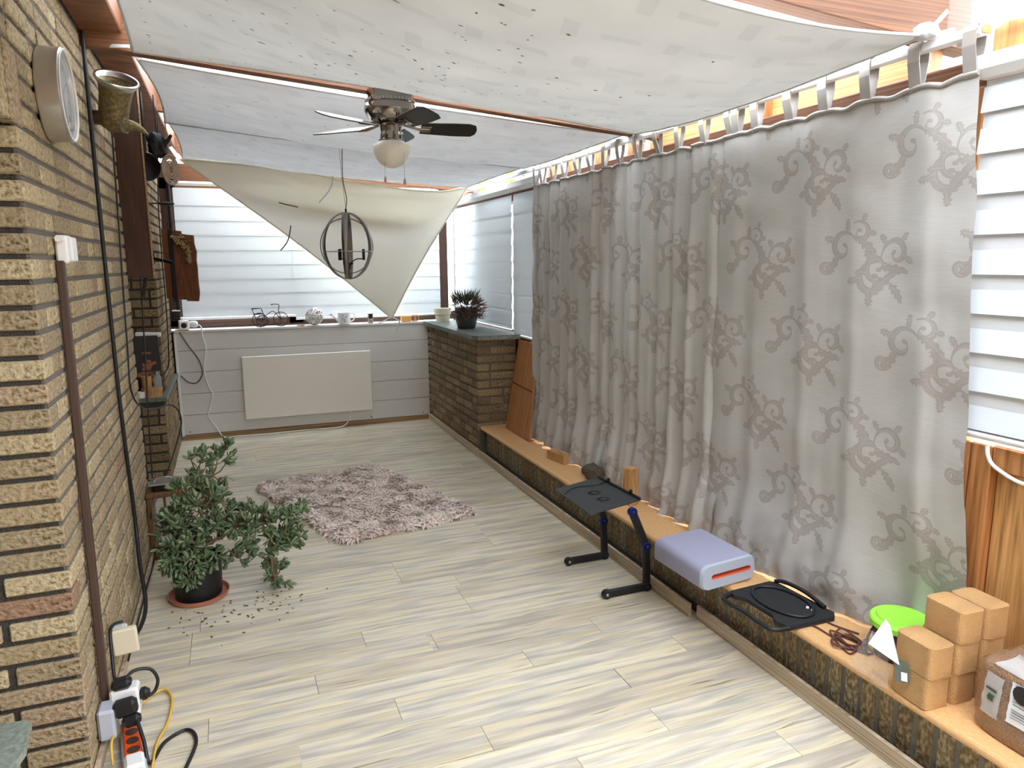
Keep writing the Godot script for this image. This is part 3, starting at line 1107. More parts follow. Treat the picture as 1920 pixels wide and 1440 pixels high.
func build_cream_sail() -> void:
	var o := thing("cream_sail", "cream triangular shade sail hanging in front of the far windows", "cloth sail")
	var tl := Vector3(-0.30, 2.365, -6.34)
	var tr := Vector3(2.05, 2.215, -6.30)
	var bt := Vector3(1.41, 1.035, -6.72)
	var n := fnoise(77, 1.0, 3)
	var f := func(u: float, v: float) -> Vector3:
		var top := tl.lerp(tr, u)
		var pu := 4.0 * u * (1.0 - u)
		top.y += 0.005 * pu * (1.0 - smoothstep(0.3, 0.6, u)) - 0.05 * pu * smoothstep(0.3, 0.6, u) - 0.035 * smoothstep(0.55, 0.85, u) * (1.0 - smoothstep(0.9, 1.0, u))
		var p := top.lerp(bt, v)
		# slack cloth: a deep fold hangs between the two upper corners
		var fold := exp(-pow((v - 0.235) / 0.105, 2.0))
		p.z += pu * (0.30 * fold + 0.05 * sin(PI * v))
		p.y -= pu * 0.035 * fold
		p.z += 0.035 * pu * (1.0 - v) * sin(v * 26.0 + u * 5.0 + 1.5 * n.get_noise_2d(u * 3.0, v * 6.0)) * smoothstep(0.34, 0.1, v)
		p.x += 0.045 * sin(PI * v) * (0.5 - u) * 1.4
		p.y += 0.02 * sin(PI * v) * (1.0 - u)
		return p
	var s := ST()
	sheet(s, 60, 60, f, Vector3.BACK)
	obj("cloth", s, M.cream, o)
	for side in 3:
		var pts := []
		for i in 41:
			var t := i / 40.0
			pts.append(f.call(t, 0.0) if side == 0 else f.call(0.0, t * 0.985) if side == 1 else f.call(1.0, t * 0.985))
		s = ST()
		tube(s, pts, 0.008, 6)
		obj("hem", s, M.cream, o)
	for e in [[Vector3(1.40, 1.04, -6.72), Vector3(1.34, 1.0, -6.80), Vector3(1.30, 0.988, -6.80)], [Vector3(1.42, 1.04, -6.72), Vector3(1.48, 1.01, -6.76), Vector3(1.50, 0.99, -6.80), Vector3(1.475, 0.92, -6.826), Vector3(1.47, 0.88, -6.826)]]:
		s = ST()
		tube(s, curve(e, 6), 0.006, 6)
		obj("tie", s, M.hem, o)
	tie(o, tl, Vector3(-0.36, 2.46, -6.36), 0.03)
	tie(o, tr, Vector3(2.14, 2.24, -6.30), 0.03)
	# loose cords hanging over it
	for e in [[Vector3(0.86, 2.30, -6.20), Vector3(0.82, 2.16, -6.12), Vector3(0.72, 2.04, -6.08)], [Vector3(0.50, 1.86, -6.22), Vector3(0.47, 1.74, -6.24), Vector3(0.41, 1.66, -6.26)], [Vector3(0.41, 2.035, -6.12), Vector3(0.46, 2.02, -6.10), Vector3(0.55, 2.0, -6.09)]]:
		s = ST()
		tube(s, curve(e, 6), 0.005, 5)
		obj("loose_cord", s, M.grey_cord if e[0].x < 0.6 else M.hem, o)

# ---------------------------------------------------------------- curtains
func build_curtains() -> void:
	var rod := thing("curtain_rod", "white painted wooden curtain rail along the right window wall", "curtain rail")
	var s := ST()
	span(s, Vector3(2.05, 2.185, -6.6), Vector3(2.085, 2.212, -1.535), 0.003)
	obj("rail", s, M.white_paint, rod)
	s = ST()
	span(s, Vector3(2.052, 2.187, -1.534), Vector3(2.083, 2.210, -1.527), 0.002)
	obj("raw_end", s, M.pale_z, rod)
	for z in [-1.62, -3.5, -5.05]:
		s = ST()
		span(s, Vector3(2.08, 2.175, z - 0.012), Vector3(2.16, 2.20, z + 0.012), 0.002)
		obj("bracket", s, M.white_paint, rod)
	var tabs := [-1.565, -1.746, -1.934, -2.128, -2.306, -2.489, -2.612, -2.66, -2.848, -3.042, -3.233, -3.424, -3.61, -3.768, -3.96, -4.138, -4.315, -4.488, -4.665, -4.776]
	curtain("curtain", "taupe damask tab curtain, nearer panel with clear leaf scrolls", -1.54, -2.70, 5, 0.009, 51, tabs)
	curtain("curtain", "taupe damask tab curtain, farther panel with tight upright folds", -2.62, -4.83, 15, 0.019, 52, tabs)

func curtain(called: String, label: String, z0: float, z1: float, folds: int, amp: float, sd: int, tabs: Array) -> void:
	var o := thing(called, label, "curtain", Vector3.ZERO, 0.0, "tab curtains on the right")
	var n := fnoise(sd, 1.0, 3)
	var near := folds < 8
	var f := func(u: float, v: float) -> Vector3:
		# u from the near edge to the far edge, v from the top down
		var z := lerpf(z0, z1, u)
		var near_tab := 1e9
		for t in tabs: near_tab = minf(near_tab, absf(t - z))
		var ph := u * folds * TAU + 2.2 * n.get_noise_2d(u * 4.0, 0.0)
		var w := sin(ph) + 0.45 * sin(ph * 1.9 + 1.0 + 1.2 * v)
		var a := amp * (0.5 + 0.9 * absf(n.get_noise_2d(u * 5.0 + 9.0, v * 0.7)))
		var low := smoothstep(0.80, 1.0, v)
		var x := 2.068 + a * w * (0.75 + 0.35 * v)
		x += 0.012 * n.get_noise_2d(z * 2.0, v * 5.0)
		# the hem slumps on to the bench boards
		x -= low * (0.045 + 0.05 * n.get_noise_2d(z * 1.7, 3.0)) * (1.0 - smoothstep(-1.95, -1.75, z))
		x += smoothstep(0.65, 0.95, v) * 0.035 * smoothstep(-1.95, -1.72, z)
		x += low * low * 0.025 * n.get_noise_2d(z * 9.0, v * 14.0)
		x = minf(x, 2.125)
		var y := lerpf(2.094, 0.248, v)
		y -= (1.0 - smoothstep(0.0, 0.06, v)) * 0.014 * smoothstep(0.03, 0.11, near_tab)
		y += low * 0.03 * maxf(0.0, n.get_noise_2d(z * 2.2, 8.0))
		z += 0.006 * n.get_noise_2d(v * 3.0, u * 3.0) + (0.12 * v * (1.0 - u) if near else 0.0)
		return Vector3(x, y, z)
	var s := ST()
	sheet(s, 60 if near else 150, 60, f, Vector3.LEFT, Vector2(absf(z1 - z0) / 0.52, 1.84 / 0.64))
	obj("cloth", s, M.curtain, o)
	# turned top hem
	s = ST()
	var pts := []
	for i in 61: pts.append(f.call(i / 60.0, 0.0) + Vector3(-0.004, -0.01, 0))
	tube(s, pts, 0.008, 6)
	obj("top_hem", s, M.tab, o)
	for t in tabs:
		if t > z0 + 0.02 or t < z1 - 0.02: continue
		if near != (t > -2.64): continue
		var p: Vector3 = f.call(clampf((t - z0) / (z1 - z0), 0.02, 0.98), 0.0)
		var hw := 0.021 if near else 0.017
		var loop := [Vector3(p.x - 0.004, 2.075, 0), Vector3(2.046, 2.16, 0), Vector3(2.045, 2.2, 0), Vector3(2.05, 2.217, 0), Vector3(2.085, 2.217, 0), Vector3(2.09, 2.2, 0), Vector3(2.088, 2.16, 0), Vector3(p.x + 0.006, 2.078, 0)]
		s = ST()
		for i in loop.size() - 1:
			var a: Vector3 = loop[i] + Vector3(0, 0, p.z)
			var b: Vector3 = loop[i + 1] + Vector3(0, 0, p.z)
			bx(s, Vector3.ZERO, Vector3(hw * 2.0, 0.003, a.distance_to(b) + 0.002), 0.0, Transform3D(Basis(Vector3(0, 0, 1), (b - a).normalized().cross(Vector3(0, 0, 1)), (b - a).normalized()), (a + b) * 0.5))
		obj("tab", s, M.tab, o)

# ---------------------------------------------------------------- day-and-night roller blinds
# hung on the plane p + u; bands of closed cloth alternate with sheer ones
func blind(label: String, p: Vector3, u: Vector3, n: Vector3, w: float, top: float, bottom: float, pitch: float, share: float, rail: bool) -> void:
	var o := thing("zebra_blind", label, "blind", Vector3.ZERO, 0.0, "white striped roller blinds")
	var b := Basis(u, UP, n)
	var put := func(y: float) -> Transform3D: return Transform3D(b, Vector3(p.x, y, p.z) + u * w * 0.5)
	var s := ST()
	if rail:
		prism(s, PackedVector2Array([Vector2(-0.02, top), Vector2(0.03, top), Vector2(0.05, top + 0.02), Vector2(0.05, top + 0.06), Vector2(-0.02, top + 0.07)]), w + 0.02, Transform3D(Basis(n, UP, -u), Vector3(p.x, 0, p.z) + u * (w + 0.01)))
	else:
		tube(s, [Vector3(p.x, top + 0.012, p.z), Vector3(p.x, top + 0.012, p.z) + u * w], 0.018, 12)
	obj("head_rail", s, M.white_paint, o)
	if share < 1.0:
		s = ST()
		bx(s, Vector3.ZERO, Vector3(w - 0.006, top - bottom - 0.012, 0.0012), 0.0, put.call((top + bottom) * 0.5))
		obj("sheer_cloth", s, M.sheer, o)
	var y := top - pitch * 0.2
	while y > bottom + 0.03:
		var h := minf(pitch * share, y - bottom - 0.012)
		s = ST()
		# slightly bowed band
		var f := func(a: float, c: float) -> Vector3:
			return Vector3(p.x, y - h * c, p.z) + u * (w * a) + n * (0.004 + 0.008 * c)
		sheet(s, 4, 4, f, n)
		obj("band", s, M.blind, o)
		y -= pitch
	s = ST()
	tube(s, [Vector3(p.x, bottom, p.z) + n * 0.004, Vector3(p.x, bottom, p.z) + n * 0.004 + u * w], 0.011, 10)
	obj("bottom_bar", s, M.white_paint, o)

func build_blinds() -> void:
	blind("white striped blind in the far window, left of the cream sail's tip", Vector3(-0.405, 0, -6.97), Vector3.RIGHT, Vector3.BACK, 0.965, 2.235, 1.075, 0.128, 1.17, false)
	blind("white striped blind in the far window behind the bottom tip of the cream sail", Vector3(0.558, 0, -6.963), Vector3.RIGHT, Vector3.BACK, 1.40, 2.235, 1.045, 0.128, 1.17, false)
	blind("white striped side blind above the slate slab and its spiky plant", Vector3(2.13, 0, -5.405), Vector3.FORWARD, Vector3.LEFT, 1.555, 2.10, 1.0, 0.128, 1.15, true)
	blind("narrow white striped side blind partly covered by the curtain's far edge", Vector3(2.13, 0, -4.80), Vector3.FORWARD, Vector3.LEFT, 0.572, 2.10, 0.97, 0.128, 1.15, true)
	blind("large white striped blind at the right edge beside the near curtain", Vector3(2.12, 0, 0.1), Vector3.FORWARD, Vector3.LEFT, 1.655, 2.072, 1.015, 0.118, 0.62, true)

# ---------------------------------------------------------------- ceiling fan
func build_fan() -> void:
	var o := thing("ceiling_fan", "hugger ceiling fan with chrome body, black blades and frosted bowl light", "ceiling fan", Vector3(0.752, 0, -3.45))
	var s := ST()
	lathe(s, [Vector2(0, 2.335), Vector2(0.108, 2.335), Vector2(0.110, 2.300), Vector2(0.113, 2.296), Vector2(0.113, 2.284), Vector2(0.110, 2.280)], 40, Transform3D.IDENTITY, true)
	obj("canopy", s, M.chrome, o)
	s = ST()
	lathe(s, [Vector2(0.108, 2.282), Vector2(0.117, 2.272), Vector2(0.120, 2.258), Vector2(0.119, 2.242), Vector2(0.110, 2.224), Vector2(0.095, 2.207), Vector2(0.078, 2.197), Vector2(0.05, 2.192), Vector2(0, 2.191)], 40)
	obj("motor_housing", s, M.chrome, o)
	s = ST()
	for k in 40:
		var a := TAU * k / 40.0
		bx(s, Vector3(cos(a) * 0.1135, 2.29, sin(a) * 0.1135), Vector3(0.006, 0.007, 0.006), 0.001)
	obj("bead_ring", s, M.steel, o)
	s = ST()
	lathe(s, [Vector2(0.055, 2.195), Vector2(0.06, 2.188), Vector2(0.05, 2.180), Vector2(0.048, 2.155), Vector2(0.051, 2.140), Vector2(0.052, 2.122), Vector2(0.06, 2.118), Vector2(0.06, 2.108), Vector2(0, 2.107)], 32, Transform3D.IDENTITY, true)
	obj("switch_housing", s, M.chrome, o)
	s = ST()
	lathe(s, [Vector2(0.06, 2.112), Vector2(0.084, 2.098), Vector2(0.088, 2.086), Vector2(0.084, 2.060), Vector2(0.070, 2.030), Vector2(0.046, 2.006), Vector2(0.02, 1.994), Vector2(0, 1.991)], 36)
	obj("glass_bowl", s, M.frosted, o)
	for k in 5:
		var a := deg_to_rad(-5.0 + 72.0 * k)
		var arm := Node3D.new()
		arm.name = "blade_arm"
		o.add_child(arm, true)
		arm.transform = Transform3D(Basis(UP, a), Vector3(0, 2.178, 0))
		s = ST()
		tube(s, [Vector3(0.06, 0.012, 0), Vector3(0.10, 0.004, 0.008), Vector3(0.135, -0.004, 0.010), Vector3(0.18, -0.004, 0.012)], 0.006, 8)
		tube(s, [Vector3(0.06, 0.012, 0), Vector3(0.10, 0.004, -0.008), Vector3(0.135, -0.004, -0.010), Vector3(0.18, -0.004, -0.012)], 0.006, 8)
		bx(s, Vector3(0.165, -0.004, 0), Vector3(0.05, 0.004, 0.05), 0.001, T(Vector3.ZERO, Vector3(deg_to_rad(-20), 0, 0)))
		obj("iron", s, M.chrome, arm)
		var poly := PackedVector2Array([Vector2(0.14, -0.045), Vector2(0.30, -0.055), Vector2(0.37, -0.056), Vector2(0.402, -0.042), Vector2(0.412, -0.01), Vector2(0.410, 0.03), Vector2(0.39, 0.052), Vector2(0.30, 0.055), Vector2(0.14, 0.045)])
		var tilt := T(Vector3(0, -0.002, 0), Vector3(deg_to_rad(-20), 0, 0)) * Transform3D(Basis(Vector3.RIGHT, Vector3.FORWARD, Vector3.UP), Vector3.ZERO)
		s = ST()
		prism(s, poly, 0.004, tilt)
		obj("blade", s, M.black, arm)
		s = ST()
		prism(s, poly, 0.0015, tilt * T(Vector3(0, 0, 0.004)))
		obj("blade_face", s, M.white, arm)
	for x in [[-0.045, 0.07, 1.925], [0.045, 0.06, 1.915]]:
		var p := Vector3(x[0] * 0.93, 0, x[0] * 0.366 + 0.052)
		s = ST()
		tube(s, [p + UP * 2.125, p + UP * (x[2] + 0.02)], 0.0012, 5)
		obj("pull_chain", s, M.steel, o)
		s = ST()
		lathe(s, [Vector2(0, x[2] + 0.026), Vector2(0.003, x[2] + 0.024), Vector2(0.0065, x[2] + 0.008), Vector2(0.005, x[2] - 0.002), Vector2(0, x[2] - 0.004)], 10, T(p))
		obj("pull_knob", s, M.wicker, o)

# ---------------------------------------------------------------- orb pendant
func build_pendant() -> void:
	var c := Vector3(0.725, 1.662, -4.75)
	var o := thing("orb_pendant", "hanging metal orb lamp of crossed rings below the sails", "pendant lamp", c)
	var face := Basis(UP, 0.37)
	for e in [[0.155, -0.75, 0.018, "band"], [0.155, 0.95, 0.018, "band"], [0.215, 0.03, 0.0, "wire_ring"], [0.150, -0.12, 0.02, "band"]]:
		var s := ST()
		var b := Basis(UP, 0.37 + e[1])
		var ry: float = 0.212 if e[3] == "band" else 0.165
		if e[3] == "wire_ring":
			var pts := []
			for k in 49: pts.append(face * Vector3(cos(TAU * k / 48.0) * 0.19, sin(TAU * k / 48.0) * 0.175, 0))
			tube(s, pts, 0.0035, 6)
		else:
			s.set_smooth_group(0)
			var n := 56
			for k in n:
				var a := TAU * k / n
				var d := TAU * (k + 1) / n
				for side in [[1.0, 1.0], [0.975, -1.0]]:
					var p := func(t: float, z: float) -> Vector3: return b * Vector3(cos(t) * 0.158 * side[0], sin(t) * ry * side[0], z)
					var h: float = e[2]
					quad(s, p.call(a, -h), p.call(d, -h), p.call(d, h), p.call(a, h), b * Vector3(cos(a), sin(a), 0) * side[1])
				for z in [-e[2], e[2]]:
					quad(s, b * Vector3(cos(a) * 0.158, sin(a) * ry, z), b * Vector3(cos(d) * 0.158, sin(d) * ry, z), b * Vector3(cos(d) * 0.154, sin(d) * ry * 0.975, z), b * Vector3(cos(a) * 0.154, sin(a) * ry * 0.975, z), b * Vector3(0, 0, signf(z)))
		obj(e[3], s, M.pendant, o)
	var s := ST()
	var hp := []
	for k in 41: hp.append(Vector3(cos(TAU * k / 40.0) * 0.16, -0.035, sin(TAU * k / 40.0) * 0.16))
	tube(s, hp, 0.002, 5)
	obj("level_ring", s, M.brushed, o)
	s = ST()
	lathe(s, [Vector2(0, -0.155), Vector2(0.012, -0.15), Vector2(0.014, -0.125), Vector2(0.034, -0.112), Vector2(0.036, -0.108), Vector2(0.01, -0.106), Vector2(0, -0.106)], 16)
	obj("lamp_holder", s, M.iron, o)
	for a in [0.2, 2.2, 4.3]:
		s = ST()
		var d := Vector3(cos(a), 0, sin(a))
		tube(s, curve([Vector3(0, -0.12, 0), d * 0.05 + UP * -0.085, d * 0.10 + UP * -0.082], 5), 0.004, 6)
		tube(s, [d * 0.10 + UP * -0.09, d * 0.10 + UP * -0.02], 0.009, 8)
		obj("arm", s, M.iron, o)
	s = ST()
	tube(s, [Vector3(0, 0.195, 0), Vector3(0, 0.235, 0)], 0.006, 8)
	obj("stem", s, M.iron, o)
	s = ST()
	tube(s, curve([Vector3(0, 0.235, 0), Vector3(0.008, 0.30, 0), Vector3(-0.01, 0.42, 0), Vector3(-0.006, 0.60, 0), Vector3(0.0, 0.655, -0.02)], 8), 0.003, 6)
	obj("flex", s, M.grey_cord, o)
	s = ST()
	tube(s, [Vector3(-0.022, 0.645, -0.02), Vector3(-0.018, 0.45, 0.0), Vector3(0, 0.235, 0)], 0.0012, 5)
	obj("suspension_wire", s, M.grey_cord, o)
	s = ST()
	bx(s, Vector3(-0.01, 0.655, -0.02), Vector3(0.13, 0.012, 0.03), 0.003)
	obj("ceiling_bar", s, M.wicker, o)

# ---------------------------------------------------------------- panel heater
func build_heater() -> void:
	var o := thing("panel_heater", "flat white infrared heater hung on the grey panelling", "heater", Vector3(0.63, 0.443, -6.80))
	obj("panel", boxed(Vector3(1.155, 0.575, 0.025), 0.004), M.heater, o)
	for x in [-0.4, 0.4]:
		var s := ST()
		bx(s, Vector3(x, 0.1, -0.0215), Vector3(0.06, 0.06, 0.018), 0.002)
		obj("bracket", s, M.steel, o)

func boxed(size: Vector3, bv: float) -> SurfaceTool:
	var s := ST()
	bx(s, Vector3.ZERO, size, bv)
	return s

# ---------------------------------------------------------------- shaggy rug
func build_rug() -> void:
	var o := thing("shaggy_rug", "dusty pink shaggy rug lying askew on the laminate floor", "rug")
	var c := [Vector3(0.11, 0, -5.10), Vector3(0.93, 0, -5.24), Vector3(1.29, 0, -4.06), Vector3(0.51, 0, -3.88)]
	var s := ST()
	var f := func(u: float, v: float) -> Vector3: return c[0].lerp(c[1], u).lerp(c[3].lerp(c[2], u), v) + UP * 0.006
	sheet(s, 8, 8, f, Vector3.UP)
	obj("backing", s, M.rug_base, o)
	# tuft of a few bent strands
	s = ST()
	s.set_smooth_group(-1)
	for k in 7:
		var a := TAU * k / 7.0 + 0.4
		var d := Vector3(cos(a), 0, sin(a))
		var w := Vector3(-d.z, 0, d.x) * 0.0045
		var p0 := d * 0.004
		var p1 := d * (0.012 + 0.004 * (k % 3)) + UP * (0.021 + 0.004 * (k % 2))
		var p2 := d * (0.030 + 0.006 * (k % 3)) + UP * (0.020 - 0.005 * (k % 3))
		quad(s, p0 - w, p0 + w, p1 + w, p1 - w, UP + d)
		tri(s, p1 - w, p1 + w, p2, UP)
	var tm := fin(s)
	var mm := MultiMesh.new()
	mm.transform_format = MultiMesh.TRANSFORM_3D
	mm.use_colors = true
	mm.mesh = tm
	var num := 9000
	mm.instance_count = num
	var n := fnoise(5, 6.0, 3)
	var r := RandomNumberGenerator.new()
	r.seed = 99
	for i in num:
		var u := r.randf()
		var v := r.randf()
		# ragged outline
		u = 0.5 + (u - 0.5) * (1.03 + 0.04 * n.get_noise_2d(v * 2.0, 5.0))
		v = 0.5 + (v - 0.5) * (1.03 + 0.04 * n.get_noise_2d(u * 2.0, 9.0))
		var p: Vector3 = f.call(u, v)
		var lean := Vector3(n.get_noise_2d(p.x, p.z), 0, n.get_noise_2d(p.x + 40, p.z)) * 1.9
		var up := (UP + lean).normalized()
		var x := up.cross(Vector3.BACK).normalized()
		var b := Basis(x, up, x.cross(up)) * Basis(UP, r.randf() * TAU)
		mm.set_instance_transform(i, Transform3D(b.scaled(Vector3.ONE * r.randf_range(0.8, 1.7)), p - UP * 0.003))
		var t := r.randf_range(0.7, 1.0)
		mm.set_instance_color(i, Color(t, t * r.randf_range(0.93, 1.0), t * r.randf_range(0.93, 1.0)))
	var pile := MultiMeshInstance3D.new()
	pile.multimesh = mm
	pile.material_override = M.rug
	pile.name = "pile"
	o.add_child(pile)
	pile.set_meta("kind", "stuff")

# ---------------------------------------------------------------- jade plant
func leaf_mesh(l: float, w: float, th: float) -> ArrayMesh:
	# thick paddle-shaped leaf along +y, face towards +z
	var s := ST()
	var prof := [[0.0, 0.12], [0.3, 0.5], [0.62, 1.0], [0.85, 0.82], [1.0, 0.08]]
	var rim := []
	for p in prof: rim.append([Vector3(-w * 0.5 * p[1], l * p[0], 0.10 * l * p[0] * p[0]), Vector3(w * 0.5 * p[1], l * p[0], 0.10 * l * p[0] * p[0])])
	s.set_smooth_group(0)
	for i in prof.size() - 1:
		for sg in [-1.0, 1.0]:
			var a: Vector3 = (rim[i][0] + rim[i][1]) * 0.5 + Vector3(0, 0, sg * th * 0.5)
			var b: Vector3 = (rim[i + 1][0] + rim[i + 1][1]) * 0.5 + Vector3(0, 0, sg * th * 0.5)
			quad(s, rim[i][0], a, b, rim[i + 1][0], Vector3(-0.3, 0, sg))
			quad(s, a, rim[i][1], rim[i + 1][1], b, Vector3(0.3, 0, sg))
	return fin(s)

func build_jade_plant() -> void:
	var at := Vector3(-0.235, 0, -3.49)
	var o := thing("jade_plant", "bushy jade plant in a black pot on a terracotta saucer", "potted plant", at)
	var s := ST()
	lathe(s, [Vector2(0, 0.004), Vector2(0.128, 0.004), Vector2(0.136, 0.026), Vector2(0.131, 0.026), Vector2(0.122, 0.010), Vector2(0, 0.010)], 40, Transform3D.IDENTITY, true)
	obj("saucer", s, M.terracotta, o)
	s = ST()
	lathe(s, [Vector2(0, 0.010), Vector2(0.098, 0.010), Vector2(0.102, 0.014), Vector2(0.112, 0.185), Vector2(0.117, 0.187), Vector2(0.117, 0.20), Vector2(0.109, 0.20), Vector2(0.106, 0.18)], 40, Transform3D.IDENTITY, true)
	obj("pot", s, M.pot, o)
	s = ST()
	lathe(s, [Vector2(0.107, 0.178), Vector2(0.05, 0.186), Vector2(0, 0.184)], 24)
	obj("soil", s, M.soil, o)
	var r := RandomNumberGenerator.new()
	r.seed = 2024
	# clumps: centre, radii, how many rosettes
	var clumps := [
		[Vector3(0.02, 0.38, 0.0), Vector3(0.17, 0.13, 0.16), 74],
		[Vector3(0.05, 0.53, 0.0), Vector3(0.13, 0.10, 0.12), 44],
		[Vector3(0.10, 0.66, 0.0), Vector3(0.10, 0.055, 0.07), 14],
		[Vector3(0.165, 0.725, 0.0), Vector3(0.02, 0.03, 0.02), 3],
		[Vector3(-0.06, 0.30, 0.05), Vector3(0.10, 0.13, 0.14), 56],
		[Vector3(-0.075, 0.24, 0.12), Vector3(0.06, 0.08, 0.06), 22],
		[Vector3(0.20, 0.36, 0.02), Vector3(0.11, 0.08, 0.11), 38],
		[Vector3(0.36, 0.34, 0.04), Vector3(0.13, 0.07, 0.10), 36],
		[Vector3(0.41, 0.24, 0.05), Vector3(0.09, 0.085, 0.08), 30],
		[Vector3(0.20, 0.23, 0.07), Vector3(0.075, 0.07, 0.07), 16],
		[Vector3(0.335, 0.13, 0.08), Vector3(0.05, 0.08, 0.04), 10],
		[Vector3(0.345, 0.05, 0.09), Vector3(0.055, 0.028, 0.04), 7],
		[Vector3(-0.01, 0.215, 0.12), Vector3(0.11, 0.05, 0.04), 16],
		[Vector3(0.09, 0.22, 0.10), Vector3(0.07, 0.05, 0.05), 9],
		[Vector3(-0.05, 0.15, 0.135), Vector3(0.06, 0.05, 0.025), 8],
		[Vector3(0.495, 0.36, 0.02), Vector3(0.03, 0.04, 0.05), 4],
	]
	var nodes := [Vector3(0, 0.19, 0), Vector3(0.02, 0.27, 0.01), Vector3(-0.02, 0.25, 0.04), Vector3(0.05, 0.26, 0.03), Vector3(0.04, 0.42, 0), Vector3(0.10, 0.58, 0), Vector3(0.18, 0.34, 0.03), Vector3(0.29, 0.335, 0.04), Vector3(0.335, 0.26, 0.06), Vector3(0.33, 0.17, 0.08), Vector3(0.335, 0.09, 0.09)]
	var parent := [-1, 0, 0, 0, 1, 4, 3, 6, 7, 8, 9]
	var fixed := nodes.size()
	for c in clumps:
		for k in c[2]:
			var d := Vector3(r.randfn(), r.randfn(), r.randfn()).normalized() * pow(r.randf(), 0.4)
			nodes.append(c[0] + d * c[1])
			parent.append(-2)
	var root := Vector3(0, 0.19, 0)
	for i in range(fixed, nodes.size()):
		var best := 0
		var bd := 1e9
		for j in nodes.size():
			if j == i or (j >= fixed and nodes[j].distance_to(root) > nodes[i].distance_to(root) - 0.02): continue
			var d: float = nodes[i].distance_to(nodes[j]) + (0.02 if j >= fixed else 0.0)
			if d < bd:
				bd = d
				best = j
		parent[i] = best
	s = ST()
	for i in range(1, nodes.size()):
		var a: Vector3 = nodes[parent[i]]
		var b: Vector3 = nodes[i]
		var mid := (a + b) * 0.5 + Vector3(0, -0.012, 0)
		var r0 := 0.0085 if i < fixed else 0.0036
		tube(s, [a, mid, b], [r0, r0 * 0.85, r0 * 0.65], 5)
	obj("branches", s, M.stem, o)
	var kinds := [leaf_mesh(0.038, 0.020, 0.005), leaf_mesh(0.046, 0.020, 0.005)]
	var rest := [SurfaceTool.new(), SurfaceTool.new()]
	for q in rest: q.begin(Mesh.PRIMITIVE_TRIANGLES)
	var all := []
	for i in range(fixed, nodes.size()):
		var out: Vector3 = (nodes[i] - nodes[parent[i]]).normalized()
		var axis := (out + UP * 0.1 + Vector3(r.randfn(), r.randfn(), r.randfn()) * 0.45).normalized()
		var x := axis.cross(Vector3(0.3, 0.1, 0.9)).normalized()
		var num := 6 + r.randi() % 4
		for k in num:
			var a := TAU * k / num * 1.0 + (0.5 if k % 2 == 0 else 0.0) + r.randf_range(-0.2, 0.2)
			var ring := Basis(axis, a) * x
			var tilt := r.randf_range(0.35, 1.25)
			var y := (ring * sin(tilt) + axis * cos(tilt)).normalized()
			var zf := (axis - y * axis.dot(y)).normalized()
			var sc := r.randf_range(0.75, 1.15)
			var t := Transform3D(Basis(y.cross(zf), y, zf).scaled(Vector3.ONE * sc), nodes[i] - axis * (0.012 if k % 2 == 0 else 0.0))
			if (t * Vector3(0, 0.04, 0)).y < 0.012: continue
			all.append([t, r.randi() % 2, 1 if r.randf() < 0.32 else 0])
	var eye := Vector3(0, 1.5, 3.5)
	all.sort_custom(func(a, b): return a[0].origin.distance_to(eye) < b[0].origin.distance_to(eye))
	for i in all.size():
		var l: Array = all[i]
		if i < 300:
			meshed("leaf", kinds[l[1]], M.leaf if l[2] == 0 else M.leaf_pale, o, l[0])
		else:
			rest[l[2]].append_from(kinds[l[1]], 0, l[0])
	var am := ArrayMesh.new()
	rest[0].set_material(M.leaf)
	rest[1].set_material(M.leaf_pale)
	am = rest[0].commit(am)
	am = rest[1].commit(am)
	var mi := MeshInstance3D.new()
	mi.mesh = am
	mi.name = "foliage"
	o.add_child(mi)
	mi.set_meta("kind", "stuff")
	# fallen leaf bits round the pot
	s = ST()
	for i in 90:
		var p := Vector3(-0.12 + r.randfn(0, 0.17), 0.001, -3.28 + r.randfn(0, 0.12)) if i < 70 else Vector3(r.randf_range(0.0, 0.22), 0.001, r.randf_range(-3.42, -3.2))
		if Vector2(p.x - at.x, p.z - at.z).length() < 0.145 or p.x < -0.46: continue
		var l := r.randf_range(0.003, 0.008)
		bx(s, Vector3(0, 0.0022, 0), Vector3(l * 2.0, 0.003, l * 0.9), 0.001, T(p, Vector3(r.randf_range(-0.15, 0.15), r.randf() * TAU, 0)))
	var bits := obj("dropped_leaves", s, M.dry, self)
	tag(bits, "scatter of dry brown leaf crumbs on the floor round the jade plant", "leaf litter", "", "stuff")

